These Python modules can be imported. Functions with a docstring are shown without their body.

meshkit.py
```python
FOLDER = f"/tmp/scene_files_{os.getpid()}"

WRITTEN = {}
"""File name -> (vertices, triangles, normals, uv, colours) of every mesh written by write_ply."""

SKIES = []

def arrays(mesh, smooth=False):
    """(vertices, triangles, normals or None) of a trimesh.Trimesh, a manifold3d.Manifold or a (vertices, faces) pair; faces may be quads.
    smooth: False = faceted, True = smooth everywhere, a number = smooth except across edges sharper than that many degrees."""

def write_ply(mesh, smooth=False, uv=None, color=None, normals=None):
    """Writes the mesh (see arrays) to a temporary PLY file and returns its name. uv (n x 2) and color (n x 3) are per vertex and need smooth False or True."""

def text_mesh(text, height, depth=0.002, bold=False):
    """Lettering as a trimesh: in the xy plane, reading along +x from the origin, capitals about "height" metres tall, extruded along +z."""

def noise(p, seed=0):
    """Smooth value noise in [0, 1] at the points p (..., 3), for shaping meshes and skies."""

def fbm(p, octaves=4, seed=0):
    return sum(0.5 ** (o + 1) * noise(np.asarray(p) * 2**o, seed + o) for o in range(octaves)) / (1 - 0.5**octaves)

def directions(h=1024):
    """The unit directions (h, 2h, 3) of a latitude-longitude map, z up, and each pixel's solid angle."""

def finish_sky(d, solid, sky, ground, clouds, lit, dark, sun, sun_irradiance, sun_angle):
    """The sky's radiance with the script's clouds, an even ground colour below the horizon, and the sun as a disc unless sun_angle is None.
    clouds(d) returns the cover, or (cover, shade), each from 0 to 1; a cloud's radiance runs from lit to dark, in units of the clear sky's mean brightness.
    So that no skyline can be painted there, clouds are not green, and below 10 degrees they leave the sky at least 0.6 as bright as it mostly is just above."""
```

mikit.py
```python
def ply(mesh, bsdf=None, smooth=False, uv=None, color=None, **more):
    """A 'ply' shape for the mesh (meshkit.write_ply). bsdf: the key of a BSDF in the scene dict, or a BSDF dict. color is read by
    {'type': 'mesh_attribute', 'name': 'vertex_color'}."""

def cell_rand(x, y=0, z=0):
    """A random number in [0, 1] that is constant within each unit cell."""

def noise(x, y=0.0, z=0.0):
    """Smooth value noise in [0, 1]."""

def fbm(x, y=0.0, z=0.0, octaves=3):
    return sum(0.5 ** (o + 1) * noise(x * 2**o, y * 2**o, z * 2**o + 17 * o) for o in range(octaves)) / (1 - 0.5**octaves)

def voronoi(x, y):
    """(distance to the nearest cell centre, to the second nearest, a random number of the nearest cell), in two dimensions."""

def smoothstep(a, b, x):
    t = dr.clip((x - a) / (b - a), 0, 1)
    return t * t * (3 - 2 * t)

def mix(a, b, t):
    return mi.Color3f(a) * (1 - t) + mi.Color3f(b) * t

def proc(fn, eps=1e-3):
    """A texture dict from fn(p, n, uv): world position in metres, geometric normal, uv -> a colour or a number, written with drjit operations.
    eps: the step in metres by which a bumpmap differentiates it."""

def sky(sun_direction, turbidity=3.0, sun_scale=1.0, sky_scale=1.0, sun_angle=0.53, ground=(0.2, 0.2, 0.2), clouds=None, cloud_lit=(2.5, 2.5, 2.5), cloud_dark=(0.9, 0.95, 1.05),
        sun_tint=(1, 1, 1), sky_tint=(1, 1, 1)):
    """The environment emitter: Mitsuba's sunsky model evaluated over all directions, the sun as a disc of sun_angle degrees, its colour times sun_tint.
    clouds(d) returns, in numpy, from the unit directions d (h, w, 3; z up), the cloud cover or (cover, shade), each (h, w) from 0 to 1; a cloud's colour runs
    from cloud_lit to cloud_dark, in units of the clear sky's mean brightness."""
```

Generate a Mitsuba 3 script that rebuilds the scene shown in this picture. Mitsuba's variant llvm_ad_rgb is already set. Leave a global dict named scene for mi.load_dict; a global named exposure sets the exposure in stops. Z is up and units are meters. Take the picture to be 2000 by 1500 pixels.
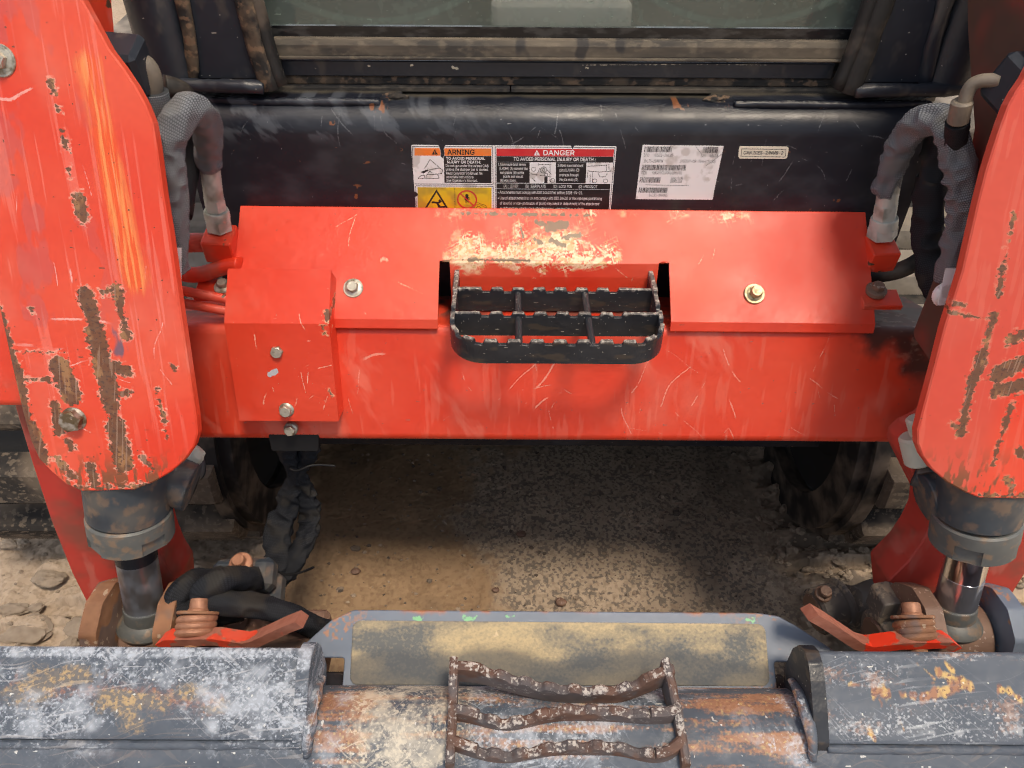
import math
import numpy as np
import drjit as dr
import mitsuba as mi
import trimesh
import manifold3d as m3
import mikit
import meshkit
from mikit import noise, fbm, smoothstep, mix, proc, ply
from shapely.geometry import Polygon, LineString, box as sbox
from shapely.ops import unary_union
from scipy.interpolate import CubicSpline

T = mi.ScalarTransform4f
scene, labels = {'type': 'scene'}, {}
rng = np.random.default_rng(7)

# ------------------------------------------------------------------ camera, sky, exposure
scene['camera'] = {'type': 'perspective', 'fov': 69.000, 'fov_axis': 'x', 'near_clip': 0.02, 'far_clip': 2000.0,
                   'to_world': T().look_at(origin=[-0.055, 0, 1.22], target=[-0.055, 0.766044, 0.577212], up=[-0.006109, 0.642776, 0.76603]),
                   'film': {'type': 'hdrfilm', 'width': 1024, 'height': 768}}


def cloud(d):
    c = meshkit.fbm(d * 3.0 + 5.0, 4, 3)
    return 0.45 + np.clip((c - 0.40) * 3.0, 0, 1) * 0.45


scene['sky'] = mikit.sky([0.20, -0.30, 0.93], turbidity=4.0, sun_scale=0.68, sun_angle=13.0, clouds=cloud, cloud_lit=(2.9, 2.9, 2.95))
exposure = 1.66


# ------------------------------------------------------------------ materials
def S(h):
    """sRGB 0-255 -> linear"""
    return [((c / 255) / 12.92 if c <= 10 else ((c / 255 + 0.055) / 1.055) ** 2.4) for c in h]


def mat(key, base, rough=0.5, metallic=0.0, spec=0.5, bump=None, clear=0.0, two=True, **more):
    bc = proc(base) if callable(base) else {'type': 'rgb', 'value': list(base)}
    ro = proc(rough) if callable(rough) else rough
    b = {'type': 'principled', 'base_color': bc, 'roughness': ro, 'metallic': metallic, 'specular': spec, **more}
    if clear:
        b['clearcoat'], b['clearcoat_gloss'] = clear, 0.9
    if bump:
        fn, sc, eps = bump
        b = {'type': 'bumpmap', 'arbitrary': proc(fn, eps), 'scale': sc, 'bsdf': b}
    scene[key] = {'type': 'twosided', 'bsdf': b} if two else b
    return key


def sd(x, z, segs):
    d = mi.Float(9.0)
    for (a, b, w) in segs:
        ax, az = a
        bx, bz = b[0] - ax, b[1] - az
        t = dr.clip(((x - ax) * bx + (z - az) * bz) / max(bx * bx + bz * bz, 1e-9), 0, 1)
        d = dr.minimum(d, dr.sqrt(dr.square(x - ax - t * bx) + dr.square(z - az - t * bz)) - w)
    return d


def speckle(den, x, y, z, f, soft=.22):
    """fine grains whose share of the surface follows the density den"""
    g = (fbm(x * f, y * f, z * f, 3) - .5) * 2.6 + .5
    return smoothstep(-soft * .5, soft, g - (1 - den)) * smoothstep(.0, .22, den)


def strokes(x, z, ang, f, g, seed, th=.74):
    """thin scrape marks in one direction"""
    c, s = math.cos(ang), math.sin(ang)
    w = (noise(x * 18, z * 18, seed + 3) - .5) * .010
    return smoothstep(th, th + .10, noise((x * c + z * s) * f, (z * c - x * s + w) * g, seed))


def blob(x, z, c, rx, rz):
    return dr.exp(-dr.square((x - c[0]) / rx) - dr.square((z - c[1]) / rz))


def scr(x, z, segs, w=.0004):
    """fine scratches: warped so that they bend, broken where the tool skipped; 0 to 1"""
    wx, wz = (noise(x * 26, z * 26, 1) - .5) * .022, (noise(x * 26, z * 26, 7) - .5) * .022
    e = sd(x + wx, z + wz, segs) + (noise(x * 600, z * 600) - .5) * .0010
    return smoothstep(w, -.0003, e) * smoothstep(.25, .60, noise(x * 90, z * 90, 3))


def rand_scratches(n, x0, x1, z0, z1, lmin, lmax, w, seed, steep=0.5):
    r = np.random.default_rng(seed)
    out = []
    for _ in range(n):
        x, z = r.uniform(x0, x1), r.uniform(z0, z1)
        a = r.uniform(0.2, 2.9) if r.random() < steep else r.normal(1.57, 0.3)
        L = r.uniform(lmin, lmax)
        out.append(((x, z), (x + L * math.cos(a), z + L * math.sin(a)), w * r.uniform(0.3, 1.0)))
    return out


RED, FADED = (0.62, 0.034, 0.010), (0.66, 0.082, 0.038)
RUST, RUSTD, CREAM = (0.15, 0.065, 0.028), (0.085, 0.045, 0.025), (0.80, 0.66, 0.42)


def specks(x, y, z, f, th=.93):
    return smoothstep(th, th + .035, noise(x * f, y * f, z * f))


def rusty_edges(c, x, y, z, d, pink=(0.80, 0.40, 0.30)):
    """chipped paint: pale rim, rust brown core, given the signed distance d of the chip outline"""
    n = (fbm(x * 300, y * 300, z * 300, 4) - 0.5) * 0.012 + (noise(x * 60, z * 60, y * 60) - 0.5) * 0.005
    e = d + n
    c = mix(c, pink, smoothstep(0.0030, 0.0, e) * 0.75 * smoothstep(.38, .62, fbm(x * 150, y * 150, z * 150 + 3, 2)))
    core = mix(RUSTD, RUST, fbm(x * 120, y * 120, z * 60, 3))
    core = mix(core, (0.32, 0.17, 0.07), smoothstep(0.58, 0.72, fbm(x * 90 + 3, y * 90, z * 40, 3)) * 0.7)
    core = mix(core, (0.045, 0.030, 0.022), speckle(.22, x, y, z, 380) * .8)
    core = mix(core, (0.30, 0.20, 0.14), strokes(x, z, 1.4, 30, 520, 4.0) * .5)
    return mix(c, core, smoothstep(0.0008, -0.0010, e) * .95)


def red_field(x, y, z, k=0.35):
    f = fbm(x * 7, y * 7, z * 7, 4)
    c = mix(RED, FADED, dr.clip(k * 1.6 * smoothstep(0.3, 0.75, f) + k * 0.15, 0, 1))
    dust = smoothstep(0.55, 0.8, fbm(x * 18 + 9, y * 18, z * 9, 4))
    return mix(c, (0.62, 0.22, 0.16), dust * 0.22)


LEFT_CHIPS = [
    ((-0.4965, 0.7921), (-0.4933, 0.7607), .0075), ((-0.4933, 0.7607), (-0.4908, 0.7295), .0095), ((-0.4908, 0.7295), (-0.4909, 0.692), .011),
    ((-0.4909, 0.692), (-0.4889, 0.6589), .0085), ((-0.4889, 0.6589), (-0.4881, 0.6179), .011),
    ((-0.4636, 0.7987), (-0.4618, 0.7532), .0045), ((-0.5914, 0.7805), (-0.5858, 0.7183), .006), ((-0.5858, 0.7183), (-0.5867, 0.6583), .0075),
    ((-0.5867, 0.6583), (-0.5792, 0.6243), .011), ((-0.5371, 0.7213), (-0.5319, 0.6918), .011), ((-0.5507, 0.6807), (-0.5524, 0.6501), .0045),
    ((-0.4369, 0.6978), (-0.435, 0.6446), .0012), ((-0.4802, 0.7216), (-0.4658, 0.7164), .007), ((-0.4897, 0.6893), (-0.4667, 0.6949), .002),
    ((-0.5452, 0.5877), (-0.467, 0.5894), .0025), ((-0.5269, 0.6119), (-0.5235, 0.5926), .0055), ((-0.5607, 0.6198), (-0.5472, 0.6012), .004),
    ((-0.4654, 0.6238), (-0.455, 0.6106), .003), ((-0.4937, 0.9833), (-0.4933, 0.9757), .0035), ((-0.4868, 0.8846), (-0.486, 0.8647), .005),
    ((-0.4913, 0.9414), (-0.4914, 0.9283), .0018), ((-0.4911, 0.9096), (-0.4912, 0.9037), .0012), ((-0.5804, 0.7358), (-0.53, 0.7351), .0004),
    ((-0.5827, 0.7077), (-0.5525, 0.7073), .0025), ((-0.5445, 0.6388), (-0.5422, 0.6331), .0045), ((-0.479, 0.7952), (-0.4665, 0.8002), .0008),
    ((-0.4911, 0.9622), (-0.4909, 0.9609), .001), ((-0.4184, 0.722), (-0.417, 0.7204), .0016), ((-0.5567, 0.7782), (-0.556, 0.7766), .001)]
LEFT_SCR = rand_scratches(10, -.62, -.40, .60, .95, .01, .035, .0005, 3, .35) + [
    ((-0.5823, 0.7468), (-0.493, 0.7473), .0012), ((-0.5454, 0.7686), (-0.4622, 0.7696), .0010), ((-0.5432, 0.9789), (-0.5141, 0.9786), .0012),
    ((-0.5459, 0.7265), (-0.5023, 0.7263), .0007), ((-0.5006, 0.8207), (-0.5035, 0.7347), .0012)]


def left_plate(p, n, uv):
    x, y, z = p.x, p.y, p.z
    c = red_field(x, y, z, 0.55)
    # sun-bleached and orange rubbed streaks running down the plate
    s = sd(x, z, [((-0.4573, 0.996), (-0.4508, 0.9098), .010), ((-0.4508, 0.9098), (-0.4435, 0.8112), .012)])
    str_ = smoothstep(.008, -.006, s + (fbm(x * 160, z * 9, y, 3) - .5) * .016)
    fib = fbm(x * 420, z * 22, 0, 4)
    c = mix(c, mix((0.74, 0.11, 0.012), (0.82, 0.36, 0.10), smoothstep(.42, .66, fib)), str_ * dr.clip(.45 + (fbm(x * 60, z * 18, 5, 3) - .35) * 1.2, 0, .58))
    st = smoothstep(0.60, 0.72, fbm(x * 210, z * 11, 3.0, 3))
    c = mix(c, (0.80, 0.30, 0.24), st * 0.22 * smoothstep(.60, .70, z))
    bl = smoothstep(0.57, 0.66, fbm(x * 45 + 2, z * 22, 1.0, 4)) * smoothstep(-.44, -.50, x) * smoothstep(.68, .76, z)
    c = mix(c, (0.22, 0.12, 0.15), bl * .22)
    bb = sd(x, z, [((-0.4721, 0.7557), (-0.4694, 0.7401), .006)])
    c = mix(c, (0.06, 0.09, 0.14), smoothstep(.002, -.002, bb + (fbm(x * 200, z * 60, 0, 2) - .5) * .012) * .8)
    c = mix(c, (0.85, 0.55, 0.50), scr(x, z, LEFT_SCR, .0004) * .5)
    pk = specks(x, y, z, 260, .90) * smoothstep(.50, .62, fbm(x * 30, z * 30, 7, 3))
    c = mix(c, RUSTD, pk * .8)
    low = smoothstep(.640, .596, z) * smoothstep(.50, .62, fbm(x * 170, z * 60, 2, 3))
    c = mix(c, RUST, low * .9)
    return rusty_edges(c, x, y, z, sd(x, z, LEFT_CHIPS))


RIGHT_CHIPS = [
    ((0.4448, 0.8736), (0.4465, 0.826), .0012), ((0.4444, 0.826), (0.4464, 0.799), .0025), ((0.4462, 0.7764), (0.4435, 0.7403), .005),
    ((0.4435, 0.7403), (0.4379, 0.703), .006), ((0.4379, 0.703), (0.4384, 0.6561), .0045), ((0.4686, 0.7534), (0.4872, 0.7613), .006),
    ((0.4645, 0.7193), (0.4935, 0.7353), .009), ((0.4661, 0.7005), (0.4971, 0.7087), .006), ((0.397, 0.7822), (0.4403, 0.7743), .0008),
    ((0.4863, 0.687), (0.4802, 0.6205), .0022), ((0.404, 0.7893), (0.4138, 0.7883), .0018), ((0.4266, 0.6645), (0.434, 0.6612), .002),
    ((0.4731, 0.5852), (0.5296, 0.5855), .0025), ((0.4992, 0.6048), (0.5067, 0.5972), .003), ((0.506, 0.6367), (0.52, 0.6253), .004)]


def right_plate(p, n, uv):
    x, y, z = p.x, p.y, p.z
    c = red_field(x, y, z, 0.45)
    c = mix(c, (0.46, 0.075, 0.05), smoothstep(.03, -.01, (x - .475) + (z - .75) * -.16 + (fbm(x * 12, z * 12, 0, 2) - .5) * .03) * .55)
    sc = smoothstep(0.61, 0.70, fbm(x * 190, z * 16, 3.0, 3))
    c = mix(c, (0.72, 0.28, 0.2), sc * .10)
    pk = specks(x, y, z, 240, .88) * smoothstep(.46, .60, fbm(x * 40, z * 40, 7, 3)) * smoothstep(.82, .66, z)
    c = mix(c, RUST, pk * .85)
    low = smoothstep(.650, .596, z) * smoothstep(.50, .60, fbm(x * 150, z * 60, 2, 3))
    c = mix(c, RUST, low * .9)
    return rusty_edges(c, x, y, z, sd(x, z, RIGHT_CHIPS), (0.62, 0.22, 0.14))


COVER_RUB = [((-0.1332, 0.7191), (0.0581, 0.7172), .0030), ((-0.1199, 0.7236), (-0.0561, 0.7248), .004), ((-0.0494, 0.7311), (0.0247, 0.7296), .006),
             ((-0.083, 0.7269), (-0.0157, 0.7384), .001), ((0.0316, 0.735), (0.0718, 0.7253), .001), ((-0.1517, 0.7615), (0.1068, 0.7593), -.0085),
             ((0.1543, 0.7572), (0.2562, 0.7572), -.008), ((-0.0461, 0.7473), (-0.0393, 0.7347), .003)]
COVER_CUT = [((-0.0238, 0.751), (-0.0129, 0.7488), .0022), ((-0.0089, 0.7466), (0.0155, 0.7485), .004), ((-0.0441, 0.7446), (-0.0413, 0.7374), .002),
             ((-0.0258, 0.7357), (-0.0157, 0.7321), .002), ((-0.0055, 0.7353), (0.0133, 0.7304), .002), ((0.0114, 0.7376), (0.033, 0.74), .0018),
             ((-0.1198, 0.7178), (-0.0325, 0.7169), .0012), ((-0.1244, 0.7584), (0.0523, 0.7568), .0008), ((-0.0528, 0.7315), (-0.044, 0.7338), .001)]
COVER_SCR = rand_scratches(16, -.30, .30, .67, .755, .006, .035, .0005, 11, .8)


def cover_paint(p, n, uv):
    x, y, z = p.x, p.y, p.z
    c = red_field(x, y, z, 0.40)
    d = sd(x, z, COVER_RUB)
    bl = fbm(x * 60, z * 60, y * 40, 4)
    den = smoothstep(.016, -.008, d + (bl - .5) * .034)
    sk = sum(strokes(x, z, q, 40, 700, q * 9, .70) for q in (.35, .95, 1.9, 2.6))
    m = 1 - (1 - speckle(den * .72, x, y, z, 330, .4)) * (1 - dr.clip(sk * den * 1.3, 0, .9)) * (1 - speckle(den * .72, x, y, z, 70, .7) * .8)
    c = mix(c, mix(CREAM, (0.72, 0.42, 0.24), smoothstep(.55, .25, den)), dr.clip(m, 0, 1) * .80)
    c = mix(c, (0.55, 0.30, 0.11), speckle(den * .42, x + 3, y, z, 210) * .75)
    e = sd(x, z, COVER_CUT) + (noise(x * 330, z * 330) - .5) * .0035
    c = mix(c, (0.17, 0.115, 0.07), smoothstep(.0008, -.0008, e) * .95)
    c = mix(c, (0.85, 0.50, 0.34), scr(x, z, COVER_SCR) * .6)
    pk = specks(x, y, z, 210)
    c = mix(c, (0.28, 0.06, 0.04), pk * .6)
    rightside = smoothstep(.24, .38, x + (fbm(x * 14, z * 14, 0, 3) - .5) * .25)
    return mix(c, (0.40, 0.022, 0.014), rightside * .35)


BEAM_SCR = rand_scratches(26, -.28, .40, .50, .65, .008, .06, .0006, 21, .7) + [
    ((-0.0687, 0.5648), (-0.0198, 0.6057), .0006), ((-0.0409, 0.5492), (0.0125, 0.6128), .0009), ((-0.0425, 0.5671), (0.0209, 0.5675), .0005),
    ((-0.0234, 0.5421), (0.006, 0.5603), .0012), ((-0.2621, 0.6084), (-0.2248, 0.6093), .0015), ((0.1465, 0.5504), (0.176, 0.6035), .0005)]


def beam_paint(p, n, uv):
    x, y, z = p.x, p.y, p.z
    c = red_field(x, y, z, 0.30)
    rub = smoothstep(.50, .72, fbm(x * 26, z * 26 + x * 30, 3, 4)) * smoothstep(.44, .62, fbm(x * 6, z * 9, 5, 2))
    c = mix(c, (0.72, 0.22, 0.15), rub * .40)
    st = smoothstep(.60, .72, fbm(x * 120, z * 16, 1, 3))
    c = mix(c, (0.70, 0.22, 0.15), st * .17)
    c = mix(c, (0.85, 0.46, 0.36), scr(x, z, BEAM_SCR) * .42)
    pk = specks(x, y, z, 190)
    c = mix(c, (0.30, 0.10, 0.08), pk * .7)
    # greasy soot on the top right of the tube and dust on its top
    g = sd(x, z + (y - .79) * .4, [((.415, .655), (.50, .650), .022), ((.44, .66), (.49, .60), .016)])
    gm = smoothstep(.022, -.012, g + (fbm(x * 45, z * 45, y * 45, 4) - .5) * .045)
    c = mix(c, mix((0.030, 0.020, 0.016), (0.14, 0.10, 0.075), smoothstep(.55, .75, fbm(x * 110, z * 110, y * 110, 3))), gm * .93)
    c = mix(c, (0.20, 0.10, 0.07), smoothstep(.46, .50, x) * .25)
    d = smoothstep(.80, .86, y) * smoothstep(.35, .6, fbm(x * 30, y * 30, 2, 3))
    c = mix(c, (0.11, 0.085, 0.07), d * .85)
    er = sd(x, z, [((0.4758, 0.5026), (0.5008, 0.5177), .004)])
    return rusty_edges(c, x, y, z, er, (0.35, 0.12, 0.06))


BOX_CHIPS = [((-0.2874, 0.6887), (-0.2865, 0.6836), .0030), ((-0.2924, 0.676), (-0.29, 0.6664), .0022), ((-0.2914, 0.5935), (-0.2903, 0.5832), .0006)]
BOX_SCR = rand_scratches(12, -.38, -.29, .55, .66, .004, .03, .0005, 31, .5)


def box_paint(p, n, uv):
    x, y, z = p.x, p.y, p.z
    c = red_field(x, y, z, 0.22)
    c = mix(c, (0.85, 0.55, 0.42), scr(x, z, BOX_SCR) * .6)
    g = sd(x, z, [((-0.3671, 0.612), (-0.3588, 0.6154), .0035)]) + (noise(x * 300, z * 300) - .5) * .004
    c = mix(c, (0.42, 0.44, 0.48), smoothstep(.0006, -.0006, g))
    pk = specks(x, y, z, 300, .94)
    c = mix(c, (0.80, 0.45, 0.35), pk * .6)
    return rusty_edges(c, x, y, z, sd(x, z, BOX_CHIPS), (0.8, 0.5, 0.3))


def red_plain(p, n, uv):
    x, y, z = p.x, p.y, p.z
    c = red_field(x, y, z, 0.25)
    dirt = smoothstep(.50, .74, fbm(x * 22, y * 22, z * 22, 4))
    c = mix(c, (0.20, 0.085, 0.055), dirt * .45)
    rub = smoothstep(.6, .75, fbm(x * 60, y * 20, z * 20 + 5, 3))
    c = mix(c, (0.62, 0.20, 0.16), rub * .30)
    ch = smoothstep(.73, .77, fbm(x * 85, y * 85, z * 85 + 9, 3))
    return mix(c, RUSTD, ch)


def red_gloss_rough(p, n, uv):
    return 0.34 + 0.28 * fbm(p.x * 12, p.y * 12, p.z * 12, 3)


def tiny_bump(p, n, uv):
    return fbm(p.x * 90, p.y * 90, p.z * 90, 3) * 0.6 + noise(p.x * 500, p.y * 500, p.z * 500) * 0.12 + noise(p.x * 14, p.y * 14, p.z * 14) * 2.6


def shaded_grimy_red(p, n, uv):  # red darkened for the shade on the legs, with grime over it
    x, y, z = p.x, p.y, p.z
    c = mix((0.40, 0.018, 0.012), (0.46, 0.06, 0.04), fbm(x * 9, y * 9, z * 9, 3))
    d = smoothstep(.42, .70, fbm(x * 16, y * 16, z * 16, 4))
    c = mix(c, (0.12, 0.06, 0.04), d * .65)
    rub = smoothstep(.58, .75, fbm(x * 50, y * 16, z * 16 + 5, 4))
    return mix(c, (0.50, 0.18, 0.14), rub * .35)


def shaded_arm_inside(p, n, uv):  # right arm red darkened to paint in its shaded inner side
    x, y, z = p.x, p.y, p.z
    c = mix((0.055, 0.030, 0.022), (0.11, 0.050, 0.034), fbm(x * 14, y * 14, z * 14, 4))
    return mix(c, (0.40, 0.02, 0.014), smoothstep(.50, .66, fbm(x * 6, y * 6, z * 6 + 3, 3)) * .5)


TB = (tiny_bump, 0.0008, 0.0012)
mat('red_left_plate', left_plate, red_gloss_rough, bump=TB)
mat('red_right_plate', right_plate, red_gloss_rough, bump=TB)
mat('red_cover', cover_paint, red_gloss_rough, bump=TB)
mat('red_beam', beam_paint, red_gloss_rough, bump=TB)
mat('red_box', box_paint, red_gloss_rough, bump=TB)
mat('red_plain', red_plain, red_gloss_rough)
mat('shaded_grimy_red', shaded_grimy_red, 0.55)
mat('shaded_arm_inside', shaded_arm_inside, 0.75)

PANEL_SCR = rand_scratches(44, -.46, .46, .755, .865, .01, .06, .0006, 41, .8)


def panel_paint(p, n, uv):
    x, y, z = p.x, p.y, p.z
    c = mi.Color3f(0.008, 0.0105, 0.018) + 0
    haze = smoothstep(.45, .75, fbm(x * 20, z * 34, y * 34, 4))
    c = mix(c, (0.045, 0.052, 0.066), haze * .40)
    sm = smoothstep(.50, .68, fbm(x * 55 + z * 40, z * 45, 4, 4)) * smoothstep(.835, .858, z) * smoothstep(.0, -.25, x)
    c = mix(c, (0.11, 0.125, 0.15), sm * .45)
    c = mix(c, (0.16, 0.17, 0.19), scr(x, z, PANEL_SCR) * .55)
    r = smoothstep(.92, .95, noise(x * 60, z * 60, 3)) * smoothstep(.5, .65, noise(x * 300, z * 300))
    c = mix(c, (0.20, 0.075, 0.03), r * .8)
    top = smoothstep(.968, .985, y + (fbm(x * 40, y * 40, 1, 3) - .5) * .014)
    c = mix(c, (0.075, 0.066, 0.050), top * .9)
    sp = specks(x, y, z, 240, .95)
    return mix(c, (0.4, 0.4, 0.4), sp * .6)


def panel_rough(p, n, uv):
    return 0.30 + 0.28 * fbm(p.x * 25, p.z * 40, p.y * 30, 3)


mat('dark_panel', panel_paint, panel_rough, bump=(tiny_bump, 0.0006, 0.0012))


SILL_CHIPS = [((0.0302, 0.923), (0.1566, 0.9244), -.0001), ((0.176, 0.9245), (0.2668, 0.9244), -.0003), ((-0.133, 0.9196), (-0.1278, 0.9177), .0016), ((-0.2396, 0.9202), (-0.2377, 0.9202), .0009),
              ((-0.1855, 0.9211), (-0.1835, 0.9218), .0009), ((0.0362, 0.9199), (0.0389, 0.9193), .0009), ((-0.3084, 0.9173), (-0.3072, 0.9167), .0004)]


def cab_paint(p, n, uv):
    x, y, z = p.x, p.y, p.z
    c = mix((0.010, 0.013, 0.021), (0.028, 0.033, 0.044), fbm(x * 16, y * 16, z * 16, 4))
    d = smoothstep(.56, .74, fbm(x * 40, y * 40, z * 18, 4))
    c = mix(c, (0.13, 0.11, 0.085), d * .35)
    sp = specks(x, y, z, 200, .95)
    e = sd(x, z, SILL_CHIPS) + (noise(x * 400, z * 400) - .5) * .0016
    c = mix(c, (0.55, 0.50, 0.40), smoothstep(.0006, -.0004, e))
    return mix(c, (0.40, 0.38, 0.34), sp * .7)


mat('cab_paint', cab_paint, 0.42, bump=(tiny_bump, 0.0006, 0.0012))


def dusty_rubber(p, n, uv):
    x, y, z = p.x, p.y, p.z
    c = mix((0.025, 0.024, 0.023), (0.115, 0.095, 0.070), smoothstep(.25, .75, fbm(x * 9, z * 60, y * 60, 4)))
    b = smoothstep(.46, .76, fbm(x * 90, z * 160, y * 160, 4))
    c = mix(c, (0.17, 0.14, 0.10), b * .5)
    k = smoothstep(.62, .72, fbm(x * 34, z * 20, 3, 3)) * smoothstep(-.16, -.05, x) * smoothstep(.22, .10, x)
    return mix(c, (0.020, 0.020, 0.022), k * .85)


mat('dusty_rubber', dusty_rubber, 0.75, bump=(tiny_bump, 0.0012, 0.0012))


def muddy_seal(p, n, uv):
    x, y, z = p.x, p.y, p.z
    c = mix((0.016, 0.016, 0.016), (0.085, 0.064, 0.045), smoothstep(.38, .66, fbm(x * 60, z * 60, y * 60, 5)))
    return mix(c, (0.20, 0.13, 0.08), speckle(.28, x, y, z, 120) * .6)


mat('muddy_seal', muddy_seal, 0.85, bump=(tiny_bump, 0.0020, 0.0012))
mat('black_frit', lambda p, n, uv: mix((0.006, 0.007, 0.009), (0.05, 0.05, 0.05), smoothstep(.4, .8, fbm(p.x * 60, p.z * 160, 0, 4)) * .7), 0.25)


# quick coupler: slate blue paint, rust, pale dried splashes
OCHRE = [((-0.6022, 0.4193), (-0.4934, 0.419), .006), ((-0.4934, 0.419), (-0.3775, 0.4125), .007), ((-0.5004, 0.4138), (-0.4659, 0.4026), .002), ((-0.5542, 0.4295), (-0.5303, 0.427), .0015),
         ((-0.5108, 0.4288), (-0.4974, 0.4283), .0015), ((-0.6199, 0.4206), (-0.6083, 0.4279), .002), ((-0.4727, 0.4266), (-0.4545, 0.4232), .0012), ((-0.3821, 0.4199), (-0.3795, 0.4085), .003)]


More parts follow.
